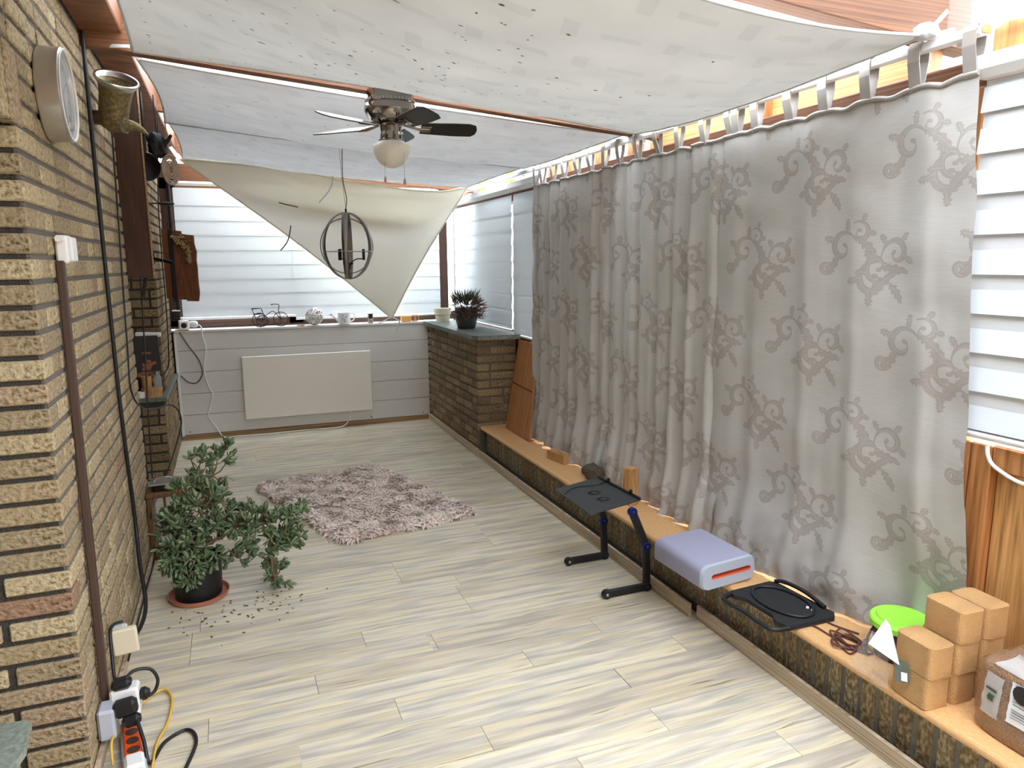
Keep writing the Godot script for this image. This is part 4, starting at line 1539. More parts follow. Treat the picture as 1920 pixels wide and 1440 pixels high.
# ---------------------------------------------------------------- things on and by the bench
func build_bench_things() -> void:
	var top := 0.2447
	var s: SurfaceTool
	# wooden board leaning against the window wall
	var lb := thing("leaning_board", "brown wooden board leaning on the wall beside the slate counter", "board")
	s = ST()
	var a0 := Vector3(1.99, top + 0.002, -5.19)
	var a1 := Vector3(1.985, top + 0.002, -4.70)
	var b0 := Vector3(2.115, 0.945, -5.205)
	var b1 := Vector3(2.115, 0.945, -4.86)
	var nrm := (a1 - a0).cross(b0 - a0).normalized()
	if nrm.x > 0: nrm = -nrm
	var th := nrm * 0.016
	for q in [[a0 + th, a1 + th, b1 + th, b0 + th, nrm], [a0, a1, b1, b0, -nrm], [a0, a1, a1 + th, a0 + th, Vector3.DOWN], [b0, b1, b1 + th, b0 + th, UP], [a0, b0, b0 + th, a0 + th, Vector3.FORWARD], [a1, b1, b1 + th, a1 + th, Vector3.BACK]]:
		quad(s, q[0], q[1], q[2], q[3], q[4])
	obj("panel", s, M.board, lb)
	s = ST()
	beam(s, a0.lerp(b0, 0.52) + nrm * 0.0165, a1.lerp(b1, 0.5) + nrm * 0.0165, 0.012, 0.003, 0.0, nrm)
	obj("dark_batten", s, M.rustic, lb)
	# lying block
	var k1 := thing("wood_block", "short pale wooden block lying on the bench by the curtain's far end", "wood block", Vector3(1.972, top, -4.16), 0.18)
	s = ST()
	prism(s, PackedVector2Array([Vector2(-0.045, 0), Vector2(0.045, 0), Vector2(0.05, 0.035), Vector2(0.02, 0.062), Vector2(-0.045, 0.058)]), 0.19, T(Vector3(0, 0.0003, -0.095)))
	obj("block", s, M.block, k1)
	# stone under the curtain
	var st := thing("stone", "rough grey stone holding the curtain hem behind the laptop stand", "stone", Vector3(1.975, top, -3.70))
	s = ST()
	lump(s, Vector3(0, 0.045, 0), Vector3(0.05, 0.045, 0.085), 0.75, 14, fnoise(8, 0.12, 3), 0.35)
	obj("rock", s, M.stone, st)
	# upright block
	var k2 := thing("wood_block", "square pale wooden post standing upright on the bench by the curtain", "wood block", Vector3(1.955, top, -3.235), 0.15)
	s = ST()
	bx(s, Vector3(0, 0.103, 0), Vector3(0.062, 0.205, 0.062), 0.003)
	obj("block", s, M.block, k2)
	# folding laptop stand
	var ls := thing("laptop_stand", "black folding laptop stand with vented tray standing on the floor", "laptop stand")
	var tr := [Vector3(1.453, 0.418, -3.132), Vector3(1.447, 0.418, -2.735), Vector3(1.741, 0.43, -2.793), Vector3(1.726, 0.43, -3.191)]
	s = ST()
	for q in [[0.0, -1.0], [0.005, 1.0]]:
		quad(s, tr[0] + UP * q[0], tr[1] + UP * q[0], tr[2] + UP * q[0], tr[3] + UP * q[0], UP * q[1])
	for i in 4: quad(s, tr[i], tr[(i + 1) % 4], tr[(i + 1) % 4] + UP * 0.005, tr[i] + UP * 0.005, (tr[i] + tr[(i + 1) % 4]) * 0.5 - Vector3(1.59, 0.42, -2.96))
	obj("tray", s, M.tray, ls)
	for c in [Vector3(1.60, 0.4305, -2.985), Vector3(1.595, 0.4300, -2.885)]:
		s = ST()
		for k in 8:
			var a := TAU * k / 8.0
			bx(s, c + Vector3(cos(a) * 0.024, 0, sin(a) * 0.024), Vector3(0.016, 0.003, 0.007), 0.0, Transform3D.IDENTITY)
		obj("fan_vent", s, M.black, ls)
	s = ST()
	beam(s, tr[3] + Vector3(0.002, 0.008, 0), tr[2] + Vector3(0.002, 0.008, 0), 0.012, 0.016, 0.003)
	obj("rear_lip", s, M.black, ls)
	for f in [0.28, 0.8]:
		s = ST()
		bx(s, tr[3].lerp(tr[2], f) + Vector3(0, 0.022, 0), Vector3(0.014, 0.022, 0.018), 0.004)
		obj("stop_knob", s, M.black, ls)
	s = ST()
	tube(s, curve([Vector3(1.73, 0.438, -3.10), Vector3(1.66, 0.436, -3.075), Vector3(1.56, 0.43, -3.10), Vector3(1.47, 0.428, -3.04), Vector3(1.445, 0.40, -3.02)], 6), 0.0025, 5)
	obj("cord", s, M.black, ls)
	for z in [-3.135, -2.735]:
		var joints := [Vector3(1.535, 0.022, z), Vector3(1.752, 0.022, z), Vector3(1.745, 0.225, z), Vector3(1.665, 0.405, z)]
		if z < -3.0: joints = [Vector3(1.535, 0.022, z), Vector3(1.745, 0.022, z), Vector3(1.735, 0.215, z), Vector3(1.70, 0.405, z)]
		for i in 3:
			s = ST()
			beam(s, joints[i], joints[i + 1], 0.040, 0.018, 0.006, Vector3.BACK)
			obj("leg_section", s, M.black, ls)
		for i in 4:
			s = ST()
			lathe(s, [Vector2(0, -0.013), Vector2(0.020, -0.013), Vector2(0.022, -0.010), Vector2(0.022, 0.010), Vector2(0.020, 0.013), Vector2(0, 0.013)], 20, T(joints[i], Vector3(PI / 2, 0, 0)), true)
			var hub := obj("joint", s, M.blue_anodised if i > 1 else M.black, ls)
			s = ST()
			lathe(s, [Vector2(0.008, 0.0), Vector2(0.006, 0.004), Vector2(0, 0.005)], 12, T(joints[i] + Vector3(0, 0, 0.013), Vector3(PI / 2, 0, 0)))
			obj("bolt", s, M.steel if i == 0 else M.black, hub)
	# soft wedge cushion
	var fc := thing("foam_cushion", "lilac grey padded laptop cushion with an orange lined slot", "cushion")
	var fo := Vector3(1.80, top, -2.375)
	var basis := Basis(UP, 0.03)
	s = ST()
	var outer := rounded(0.135, 0.052, 0.032)
	var inner := rounded(0.098, 0.011, 0.010)
	var shift := Vector2(0.012, 0.0)
	var put := func(p: Vector2, z: float) -> Vector3: return fo + basis * Vector3(p.x, p.y + 0.056 + p.x * 0.05, z)
	s.set_smooth_group(0)
	for i in outer.size():
		var a: Vector2 = outer[i]
		var b: Vector2 = outer[(i + 1) % outer.size()]
		quad(s, put.call(a, -0.165), put.call(b, -0.165), put.call(b, 0.150), put.call(a, 0.150), basis * Vector3(a.x + b.x, (a.y + b.y) * 3.0, 0))
		quad(s, put.call(a, -0.165), put.call(b, -0.165), put.call(b * 0.90, -0.178), put.call(a * 0.90, -0.178), basis * Vector3(a.x, a.y, -0.3))
	s.set_smooth_group(-1)
	for i in outer.size():
		tri(s, put.call(Vector2.ZERO, -0.178), put.call(outer[i] * 0.90, -0.178), put.call(outer[(i + 1) % outer.size()] * 0.90, -0.178), Vector3.FORWARD)
	obj("padding", s, M.foam, fc)
	s = ST()
	s.set_smooth_group(0)
	for i in outer.size():
		var j := (i + 1) % outer.size()
		quad(s, put.call(outer[i], 0.150), put.call(outer[j], 0.150), put.call(outer[j] * 0.95, 0.164), put.call(outer[i] * 0.95, 0.164), basis * Vector3(outer[i].x, outer[i].y * 2.0, 0.06))
	s.set_smooth_group(-1)
	for i in outer.size():
		var j := (i + 1) % outer.size()
		quad(s, put.call(outer[i] * 0.95, 0.164), put.call(outer[j] * 0.95, 0.164), put.call(inner[j] + shift, 0.164), put.call(inner[i] + shift, 0.164), Vector3.BACK)
	obj("front_edge", s, M.foam_edge, fc)
	s = ST()
	for i in inner.size():
		var j := (i + 1) % inner.size()
		quad(s, put.call(inner[i] + shift, 0.164), put.call(inner[j] + shift, 0.164), put.call(inner[j] + shift, 0.02), put.call(inner[i] + shift, 0.02), basis * Vector3(-inner[i].x, -inner[i].y, 0))
		tri(s, put.call(shift, 0.02), put.call(inner[i] + shift, 0.02), put.call(inner[j] + shift, 0.02), Vector3.BACK)
	obj("slot_lining", s, M.salmon, fc)
	# black lap tray
	var lt := thing("lap_tray", "flat black plastic lap tray with handle on the bench", "lap tray", Vector3(1.862, top + 0.001, -1.99), 0.03)
	var tp := PackedVector2Array([Vector2(-0.10, -0.155), Vector2(0.10, -0.16), Vector2(0.125, -0.14), Vector2(0.135, 0.14), Vector2(0.11, 0.165), Vector2(-0.095, 0.155), Vector2(-0.11, 0.10), Vector2(-0.085, 0.06), Vector2(-0.085, -0.08), Vector2(-0.11, -0.12)])
	s = ST()
	prism(s, tp, 0.016, Transform3D(Basis(Vector3.RIGHT, Vector3.BACK, Vector3.DOWN), Vector3(0, 0.018, 0)))
	obj("plate", s, M.black_matt, lt)
	s = ST()
	var pts := []
	for k in 41:
		var a := TAU * k / 40.0
		pts.append(Vector3(0.02 + 0.085 * cos(a), 0.022, 0.13 * sin(a)))
	tube(s, pts, 0.007, 8)
	obj("raised_ring", s, M.black, lt)
	s = ST()
	tube(s, curve([Vector3(-0.098, 0.010, -0.145), Vector3(-0.15, 0.010, -0.135), Vector3(-0.163, 0.010, -0.09), Vector3(-0.158, 0.010, 0.0), Vector3(-0.163, 0.010, 0.09), Vector3(-0.15, 0.010, 0.135), Vector3(-0.09, 0.010, 0.15)], 6), 0.0095, 8)
	obj("handle", s, M.black, lt)
	s = ST()
	tube(s, curve([Vector3(0.115, 0.024, -0.14), Vector3(0.125, 0.036, -0.10), Vector3(0.13, 0.038, 0.0), Vector3(0.12, 0.026, 0.11)], 6), 0.008, 8)
	obj("rear_bar", s, M.black, lt)
	for z in [0.075, 0.10]:
		s = ST()
		lathe(s, [Vector2(0.006, 0.018), Vector2(0.005, 0.0235), Vector2(0, 0.024)], 10, T(Vector3(0.07, 0, z)))
		obj("white_stud", s, M.white, lt)
	# coil of brown cable
	var cc := thing("cable_coil", "loosely coiled brown cable on the bench beside the green lidded tub", "cable", Vector3(1.90, top, -1.70))
	s = ST()
	var r := RandomNumberGenerator.new()
	r.seed = 12
	var cp := []
	for k in 17:
		var a := k * 2.2
		var rad := r.randf_range(0.045, 0.09)
		cp.append(Vector3(cos(a) * rad * 0.75 + r.randfn(0, 0.008), 0.0035 + 0.003 * (k % 4), sin(a) * rad * 1.1 + 0.01))
	cp.append(Vector3(-0.02, 0.004, -0.11))
	cp.append(Vector3(-0.03, 0.004, -0.19))
	cp.append(Vector3(0.03, 0.004, -0.20))
	cp.append(Vector3(0.05, 0.004, -0.10))
	cp.append(Vector3(0.08, 0.006, -0.02))
	tube(s, curve(cp, 8), 0.0032, 6)
	obj("cable", s, M.cord_brown, cc)
	# lidded tub
	var tub := thing("plastic_tub", "dark purple plastic tub with bright lime green lid", "tub", Vector3(1.998, top, -1.575))
	s = ST()
	lathe(s, [Vector2(0, 0.001), Vector2(0.072, 0.001), Vector2(0.076, 0.006), Vector2(0.088, 0.125), Vector2(0.0, 0.125)], 36, Transform3D.IDENTITY, true)
	obj("tub_body", s, M.purple, tub)
	s = ST()
	lathe(s, [Vector2(0.093, 0.108), Vector2(0.097, 0.112), Vector2(0.097, 0.128), Vector2(0.092, 0.134), Vector2(0.078, 0.135), Vector2(0.074, 0.141), Vector2(0.0, 0.142)], 40, Transform3D.IDENTITY, true)
	lathe(s, [Vector2(0.0, 0.126), Vector2(0.093, 0.108)], 40)
	obj("lid", s, M.lime, tub)
	s = ST()
	tube(s, curve([Vector3(-0.085, 0.11, -0.03), Vector3(-0.104, 0.07, -0.035), Vector3(-0.106, 0.02, -0.035), Vector3(-0.10, 0.006, -0.03)], 5), 0.004, 6)
	obj("handle", s, M.black, tub)
	# pressed sawdust briquettes in torn film
	var bs := [[Vector3(1.868, top, -1.372), 0.0, "lower briquette at the front, next to the tub"], [Vector3(1.975, top, -1.352), 0.0, "lower briquette in the middle of the row"], [Vector3(2.068, top, -1.345), 0.0, "lower briquette at the back against the curtain"]]
	var prof := rounded(0.046, 0.066, 0.018)
	var y2 := 0.098
	var spots := [[0, 0], [1, 0], [2, 0], [0, 1], [1, 1], [2, 1], [1, 2], [2, 2]]
	var words := ["bottom tan sawdust briquette nearest the bench edge", "bottom tan sawdust briquette in the middle of the stack", "bottom tan sawdust briquette at the curtain side", "second layer tan sawdust briquette nearest the bench edge", "second layer tan sawdust briquette in the middle of the stack", "second layer tan sawdust briquette at the curtain side", "top tan sawdust briquette beside the green lid", "top tan sawdust briquette at the curtain side of the stack"]
	for i in spots.size():
		var lay: int = spots[i][1]
		var p := Vector3(1.858 + 0.096 * spots[i][0], top + 0.0005 + y2 * lay, -1.385 + 0.008 * spots[i][0] + 0.004 * lay)
		var q := thing("briquette", words[i], "briquette", p, -0.05, "sawdust briquettes")
		s = ST()
		var pl := PackedVector2Array()
		for k in prof: pl.append(Vector2(k.x, k.y))
		prism(s, pl, y2 - 0.002, Transform3D(Basis(Vector3.RIGHT, Vector3.FORWARD, Vector3.UP), Vector3(0, 0.0, 0)))
		obj("pressed_sawdust", s, M.sawdust, q)
	var fm := thing("torn_film", "torn clear plastic wrap hanging off the briquettes with a white leaflet", "plastic wrap", Vector3(1.86, top, -1.46))
	s = ST()
	var wn := fnoise(17, 9.0, 3)
	sheet(s, 14, 14, func(u, v):
		var p := Vector3(-0.053 - 0.02 * v + 0.012 * wn.get_noise_2d(u, v), lerpf(0.155, 0.012, v), -0.02 + lerpf(-0.095, 0.05, u) * (0.55 + 0.45 * v))
		p.x -= 0.012 * absf(sin(u * 7.0 + v * 3.0)) * v
		return p, Vector3.LEFT)
	obj("loose_flap", s, M.film, fm)
	s = ST()
	for sg in [0.0, 1.0]:
		var oo := Vector3(-0.0008 * sg, 0, 0.0008 * sg)
		quad(s, Vector3(-0.052, 0.215, -0.02) + oo, Vector3(-0.098, 0.135, -0.035) + oo, Vector3(-0.075, 0.11, 0.06) + oo, Vector3(-0.053, 0.205, 0.0) + oo, Vector3(-1, 0.4, 0.5) * (1.0 if sg == 1.0 else -1.0))
	obj("leaflet", s, M.paper, fm)
	s = ST()
	quad(s, Vector3(-0.076, 0.128, 0.035), Vector3(-0.079, 0.055, 0.055), Vector3(-0.055, 0.055, 0.082), Vector3(-0.054, 0.115, 0.075), Vector3(-1, 0, 0.8))
	obj("printed_side", s, mat(C(96, 108, 96), 0.5), fm)
	s = ST()
	quad(s, Vector3(-0.069, 0.088, 0.062), Vector3(-0.070, 0.062, 0.066), Vector3(-0.060, 0.062, 0.079), Vector3(-0.059, 0.088, 0.075), Vector3(-1, 0, 0.8))
	obj("code_patch", s, M.paper, fm)
	# bag of wood pellets, cut by the right edge of the picture
	var bag := thing("pellet_bag", "clear bag of wood pellets with a white printed label", "bag", Vector3(1.985, top, -1.06))
	var bag_at := func(u: float, v: float, grow: float) -> Vector3:
		var a := TAU * u
		var w := 1.0 - 0.10 * v - 0.30 * smoothstep(0.75, 1.0, v)
		var d := Vector3(signf(cos(a)) * pow(absf(cos(a)), 0.5), 0, signf(sin(a)) * pow(absf(sin(a)), 0.5))
		var bulge := 1.0 + 0.03 * sin(v * PI) + 0.025 * wn.get_noise_2d(u * 2.0, v * 2.0)
		return Vector3(d.x * (0.108 + grow) * w * bulge, 0.004 + v * 0.245, d.z * (0.20 + grow) * w * bulge)
	obj("pellets", bag_solid(bag_at, 0.80, 0.0), M.pellet, bag)
	obj("film", bag_solid(bag_at, 1.0, 0.003), glassy(0.04), bag)
	for e in [[0.44, 0.524, 0.28, 0.76, M.paper, "front_label"], [0.54, 0.60, 0.22, 0.72, M.bag_film, "side_label"], [0.44, 0.60, 0.82, 0.995, M.bag_film, "printed_fold"]]:
		s = ST()
		sheet(s, 10, 10, func(u, v): return bag_at.call(lerpf(e[0], e[1], u), lerpf(e[2], e[3], v), 0.006), Vector3(-1, 0, 0.7))
		var lab := obj(e[5], s, e[4], bag)
		if e[5] == "front_label":
			for k in 12:
				var v0 := 0.35 + 0.032 * k + (0.03 if k > 3 else 0.0) + (0.03 if k > 7 else 0.0)
				if v0 > 0.73: break
				s = ST()
				sheet(s, 10, 1, func(u, v): return bag_at.call(lerpf(0.45, 0.518, u), v0 + 0.010 * v, 0.0072), Vector3(-1, 0, 0.7))
				obj("print_line", s, mat(C(120, 122, 126), 0.7), lab)
		if e[5] == "side_label":
			s = ST()
			sheet(s, 6, 4, func(u, v): return bag_at.call(lerpf(0.555, 0.575, u), lerpf(0.40, 0.48, v), 0.0075), Vector3(-1, 0, -0.2))
			sheet(s, 6, 2, func(u, v): return bag_at.call(lerpf(0.55, 0.585, u), lerpf(0.52, 0.55, v), 0.0075), Vector3(-1, 0, -0.2))
			obj("emblem", s, mat(C(62, 92, 70), 0.6), lab)
	s = ST()
	sheet(s, 16, 2, func(u, v):
		var p: Vector3 = bag_at.call(0.508, 0.66, 0.0085)
		var a: float = TAU * u
		return p + Vector3(-0.002 - 0.0 * v, 0.026 * sin(a) * v, 0.024 * cos(a) * v), Vector3(-1, 0, 0.5))
	obj("black_dot", s, M.black, bag)

func bag_solid(f: Callable, vmax: float, grow: float) -> SurfaceTool:
	var s := ST()
	s.set_smooth_group(0)
	var n := 44
	var m := 14
	for j in m:
		for i in n:
			var a: Vector3 = f.call(float(i) / n, vmax * j / m, grow)
			var b: Vector3 = f.call(float((i + 1) % n) / n, vmax * j / m, grow)
			var c: Vector3 = f.call(float((i + 1) % n) / n, vmax * (j + 1) / m, grow)
			var d: Vector3 = f.call(float(i) / n, vmax * (j + 1) / m, grow)
			quad(s, a, b, c, d, Vector3(a.x + c.x, 0, a.z + c.z))
	for e in [[0.0, -1.0], [vmax, 1.0]]:
		for i in n:
			var a: Vector3 = f.call(float(i) / n, e[0], grow)
			var b: Vector3 = f.call(float((i + 1) % n) / n, e[0], grow)
			tri(s, Vector3(0, a.y + 0.01 * maxf(e[1], 0.0), 0), a, b, UP * e[1])
	return s

# rounded rectangle outline of half sizes w, h
func rounded(w: float, h: float, r: float) -> Array:
	var out := []
	r = minf(r, minf(w, h))
	for q in 4:
		var c := Vector2([1, -1, -1, 1][q] * (w - r), [1, 1, -1, -1][q] * (h - r))
		for k in 7:
			var a := PI * 0.5 * (q + k / 6.0)
			out.append(c + Vector2(cos(a), sin(a)) * r)
	return out

# ---------------------------------------------------------------- near left wall
func build_left_things() -> void:
	var s: SurfaceTool
	# wall clock
	var ck := thing("wall_clock", "round brushed steel wall clock on the brick wall", "clock", Vector3(-0.488, 2.068, -2.665))
	var face := Transform3D(Basis(Vector3.UP, Vector3.RIGHT, Vector3.BACK), Vector3.ZERO)   # y of the lathe points into the room
	s = ST()
	lathe(s, [Vector2(0, 0.0), Vector2(0.136, 0.0), Vector2(0.138, 0.004), Vector2(0.138, 0.060), Vector2(0.134, 0.064), Vector2(0.130, 0.062), Vector2(0.128, 0.046)], 56, face, true)
	obj("case", s, M.brushed, ck)
	s = ST()
	lathe(s, [Vector2(0.134, 0.0642), Vector2(0.1365, 0.066), Vector2(0.130, 0.0675), Vector2(0.128, 0.062)], 56, face)
	obj("bezel", s, M.white, ck)
	s = ST()
	lathe(s, [Vector2(0.129, 0.044), Vector2(0, 0.044)], 48, face)
	obj("dial", s, M.dial, ck)
	for k in 12:
		s = ST()
		var a := TAU * k / 12.0
		bx(s, Vector3(0.105, 0, 0), Vector3(0.02, 0.002, 0.006), 0.0, face * Transform3D(Basis(UP, a), Vector3(0, 0.046, 0)))
		obj("hour_mark", s, M.black, ck)
	for h in [[0.06, 0.9, 0.010], [0.09, 2.7, 0.007]]:
		s = ST()
		bx(s, Vector3(h[0] * 0.5, 0, 0), Vector3(h[0], 0.002, h[2]), 0.0, face * Transform3D(Basis(UP, h[1]), Vector3(0, 0.049, 0)))
		obj("hand", s, M.black, ck)
	s = ST()
	lathe(s, [Vector2(0.129, 0.061), Vector2(0, 0.061)], 48, face)
	obj("glass", s, M.glass, ck)
	# tarnished jug-like vessel with a horn, hung on the wall
	var v := thing("brass_vessel", "tarnished brass vessel with flared mouth and curved horn on the wall", "brass vessel")
	var ax := Vector3(0.22, 0.84, 0.50).normalized()
	var xx := ax.cross(Vector3.BACK).normalized()
	var vt := Transform3D(Basis(xx, ax, xx.cross(ax)), Vector3(-0.402, 2.235, -3.58))
	s = ST()
	lathe(s, [Vector2(0.0, -0.115), Vector2(0.042, -0.112), Vector2(0.056, -0.095), Vector2(0.058, -0.05), Vector2(0.061, 0.02), Vector2(0.067, 0.06), Vector2(0.074, 0.08), Vector2(0.066, 0.08), Vector2(0.058, 0.05), Vector2(0.05, -0.05), Vector2(0.0, -0.06)], 40, vt)
	obj("bowl", s, M.brass, v)
	s = ST()
	lathe(s, [Vector2(0.070, 0.072), Vector2(0.082, 0.086), Vector2(0.087, 0.096), Vector2(0.084, 0.103), Vector2(0.076, 0.100), Vector2(0.066, 0.082)], 40, vt)
	obj("rim", s, M.brushed, v)
	s = ST()
	tube(s, curve([Vector3(-0.43, 2.150, -3.60), Vector3(-0.385, 2.140, -3.58), Vector3(-0.345, 2.138, -3.57), Vector3(-0.31, 2.125, -3.56), Vector3(-0.282, 2.102, -3.55)], 6), [0.034, 0.034, 0.033, 0.032, 0.031, 0.030, 0.029, 0.029, 0.028, 0.027, 0.026, 0.025, 0.024, 0.023, 0.021, 0.02, 0.018, 0.016, 0.014, 0.012, 0.010, 0.008, 0.006, 0.004, 0.002], 14)
	obj("horn", s, M.brass, v)
	s = ST()
	tube(s, [Vector3(-0.378, 2.139, -3.578), Vector3(-0.366, 2.139, -3.574)], 0.0305, 18)
	obj("collar", s, M.steel, v)
	s = ST()
	tube(s, [Vector3(-0.49, 2.175, -3.62), Vector3(-0.43, 2.17, -3.61)], 0.03, 12)
	obj("wall_stub", s, M.brown_plastic, v)
	# hanging timber beyond the wall's end
	var hb := thing("hanging_timber", "dark red brown timber hanging from the roof at the end of the brick wall", "timber")
	s = ST()
	span(s, Vector3(-0.50, 1.483, -4.33), Vector3(-0.372, 2.473, -4.215), 0.004)
	obj("timber", s, M.beam_y, hb)
	s = ST()
	span(s, Vector3(-0.372, 1.49, -4.225), Vector3(-0.364, 2.452, -4.213), 0.001)
	obj("pale_edge", s, M.strip, hb)
	# white switch box at the top of the conduit
	var sw := thing("wall_socket", "white surface socket at the top of the brown cable duct", "socket", Vector3(-0.488, 1.60, -2.60))
	s = ST()
	bx(s, Vector3(0.018, 0, 0), Vector3(0.034, 0.085, 0.085), 0.006)
	obj("box", s, M.white, sw)
	s = ST()
	bx(s, Vector3(0.040, 0, -0.005), Vector3(0.012, 0.075, 0.075), 0.004)
	obj("cover", s, M.white, sw)
	s = ST()
	tube(s, [Vector3(0.018, 0.03, 0.04), Vector3(0.018, 0.03, 0.075)], 0.010, 10)
	obj("gland", s, M.white, sw)
	# brown cable duct
	var cd := thing("cable_duct", "straight brown plastic cable duct running down the brick wall", "cable duct")
	s = ST()
	beam(s, Vector3(-0.476, 1.565, -2.555), Vector3(-0.472, 0.145, -2.475), 0.028, 0.022, 0.003, Vector3.RIGHT)
	obj("duct", s, M.brown_plastic, cd)
	# cream junction box with its lid
	var jb := thing("junction_box", "cream square junction box low on the brick wall", "junction box", Vector3(-0.443, 0.204, -2.75), 0.06)
	s = ST()
	bx(s, Vector3.ZERO, Vector3(0.084, 0.098, 0.03), 0.006, T(Vector3.ZERO, Vector3(0, 0, 0.05)))
	obj("lid", s, M.cream_plastic, jb)
	s = ST()
	bx(s, Vector3(-0.018, -0.004, -0.035), Vector3(0.05, 0.09, 0.05), 0.005)
	obj("box", s, M.white, jb)
	# multiple socket and plugs
	var sk := thing("socket_box", "white double socket box on the wall with black plugs pushed in", "socket", Vector3(-0.487, 0.105, -2.415))
	s = ST()
	bx(s, Vector3(0.026, 0, 0.0), Vector3(0.05, 0.105, 0.075), 0.008)
	obj("housing", s, M.grey_plastic, sk)
	s = ST()
	bx(s, Vector3(0.075, 0.035, -0.045), Vector3(0.085, 0.10, 0.06), 0.008)
	obj("adapter", s, M.white, sk)
	for p in [[Vector3(0.085, 0.03, 0.012), Vector3(0.07, 0.055, 0.045)], [Vector3(0.08, 0.09, -0.035), Vector3(0.06, 0.035, 0.05)], [Vector3(0.135, 0.03, -0.04), Vector3(0.035, 0.04, 0.04)], [Vector3(0.095, -0.015, 0.02), Vector3(0.055, 0.04, 0.04)]]:
		s = ST()
		bx(s, p[0], p[1], 0.012, T(Vector3.ZERO, Vector3(0, 0, 0.12)))
		obj("plug", s, M.black, sk)
	# orange power strip standing on the floor along the wall
	var ps := thing("power_strip", "orange and grey power strip on the floor by the wall", "power strip", Vector3(-0.385, 0.0, -2.33), 0.16)
	s = ST()
	bx(s, Vector3(0, 0.02, 0), Vector3(0.066, 0.038, 0.36), 0.01)
	obj("body", s, M.grey_plastic, ps)
	s = ST()
	bx(s, Vector3(0, 0.041, -0.02), Vector3(0.05, 0.008, 0.30), 0.003)
	var of := obj("face", s, M.orange, ps)
	for k in 5:
		s = ST()
		lathe(s, [Vector2(0.019, 0.0), Vector2(0.019, 0.0012), Vector2(0, 0.0012)], 18, T(Vector3(0.0, 0.045, -0.14 + 0.05 * k)), true)
		obj("outlet", s, M.brown_plastic, of)
	s = ST()
	bx(s, Vector3(0, 0.062, 0.115), Vector3(0.055, 0.04, 0.07), 0.008)
	obj("white_plug", s, M.white, ps)
	# slate slab lying in the opening, on a brick plinth
	var pl := thing("slate_ledge", "pale green grey slate slab on a low plinth in the wall opening", "ledge")
	s = ST()
	span(s, Vector3(-0.98, 0, -2.05), Vector3(-0.62, 0.315, 0.5))
	obj("plinth", s, M.mortar, pl)
	s = ST()
	prism(s, PackedVector2Array([Vector2(-0.95, 2.115), Vector2(-0.60, 2.112), Vector2(-0.579, 2.095), Vector2(-0.578, 2.06), Vector2(-0.566, 1.98), Vector2(-0.575, 1.93), Vector2(-0.555, 1.86), Vector2(-0.56, -0.4), Vector2(-0.95, -0.4)]), 0.022, Transform3D(Basis(Vector3.RIGHT, Vector3.FORWARD, Vector3.UP), Vector3(0, 0.317, 0)))
	obj("slab", s, mat(C(168, 178, 168), 0.5, 0.0, M.slate.albedo_texture, 4.0), pl)

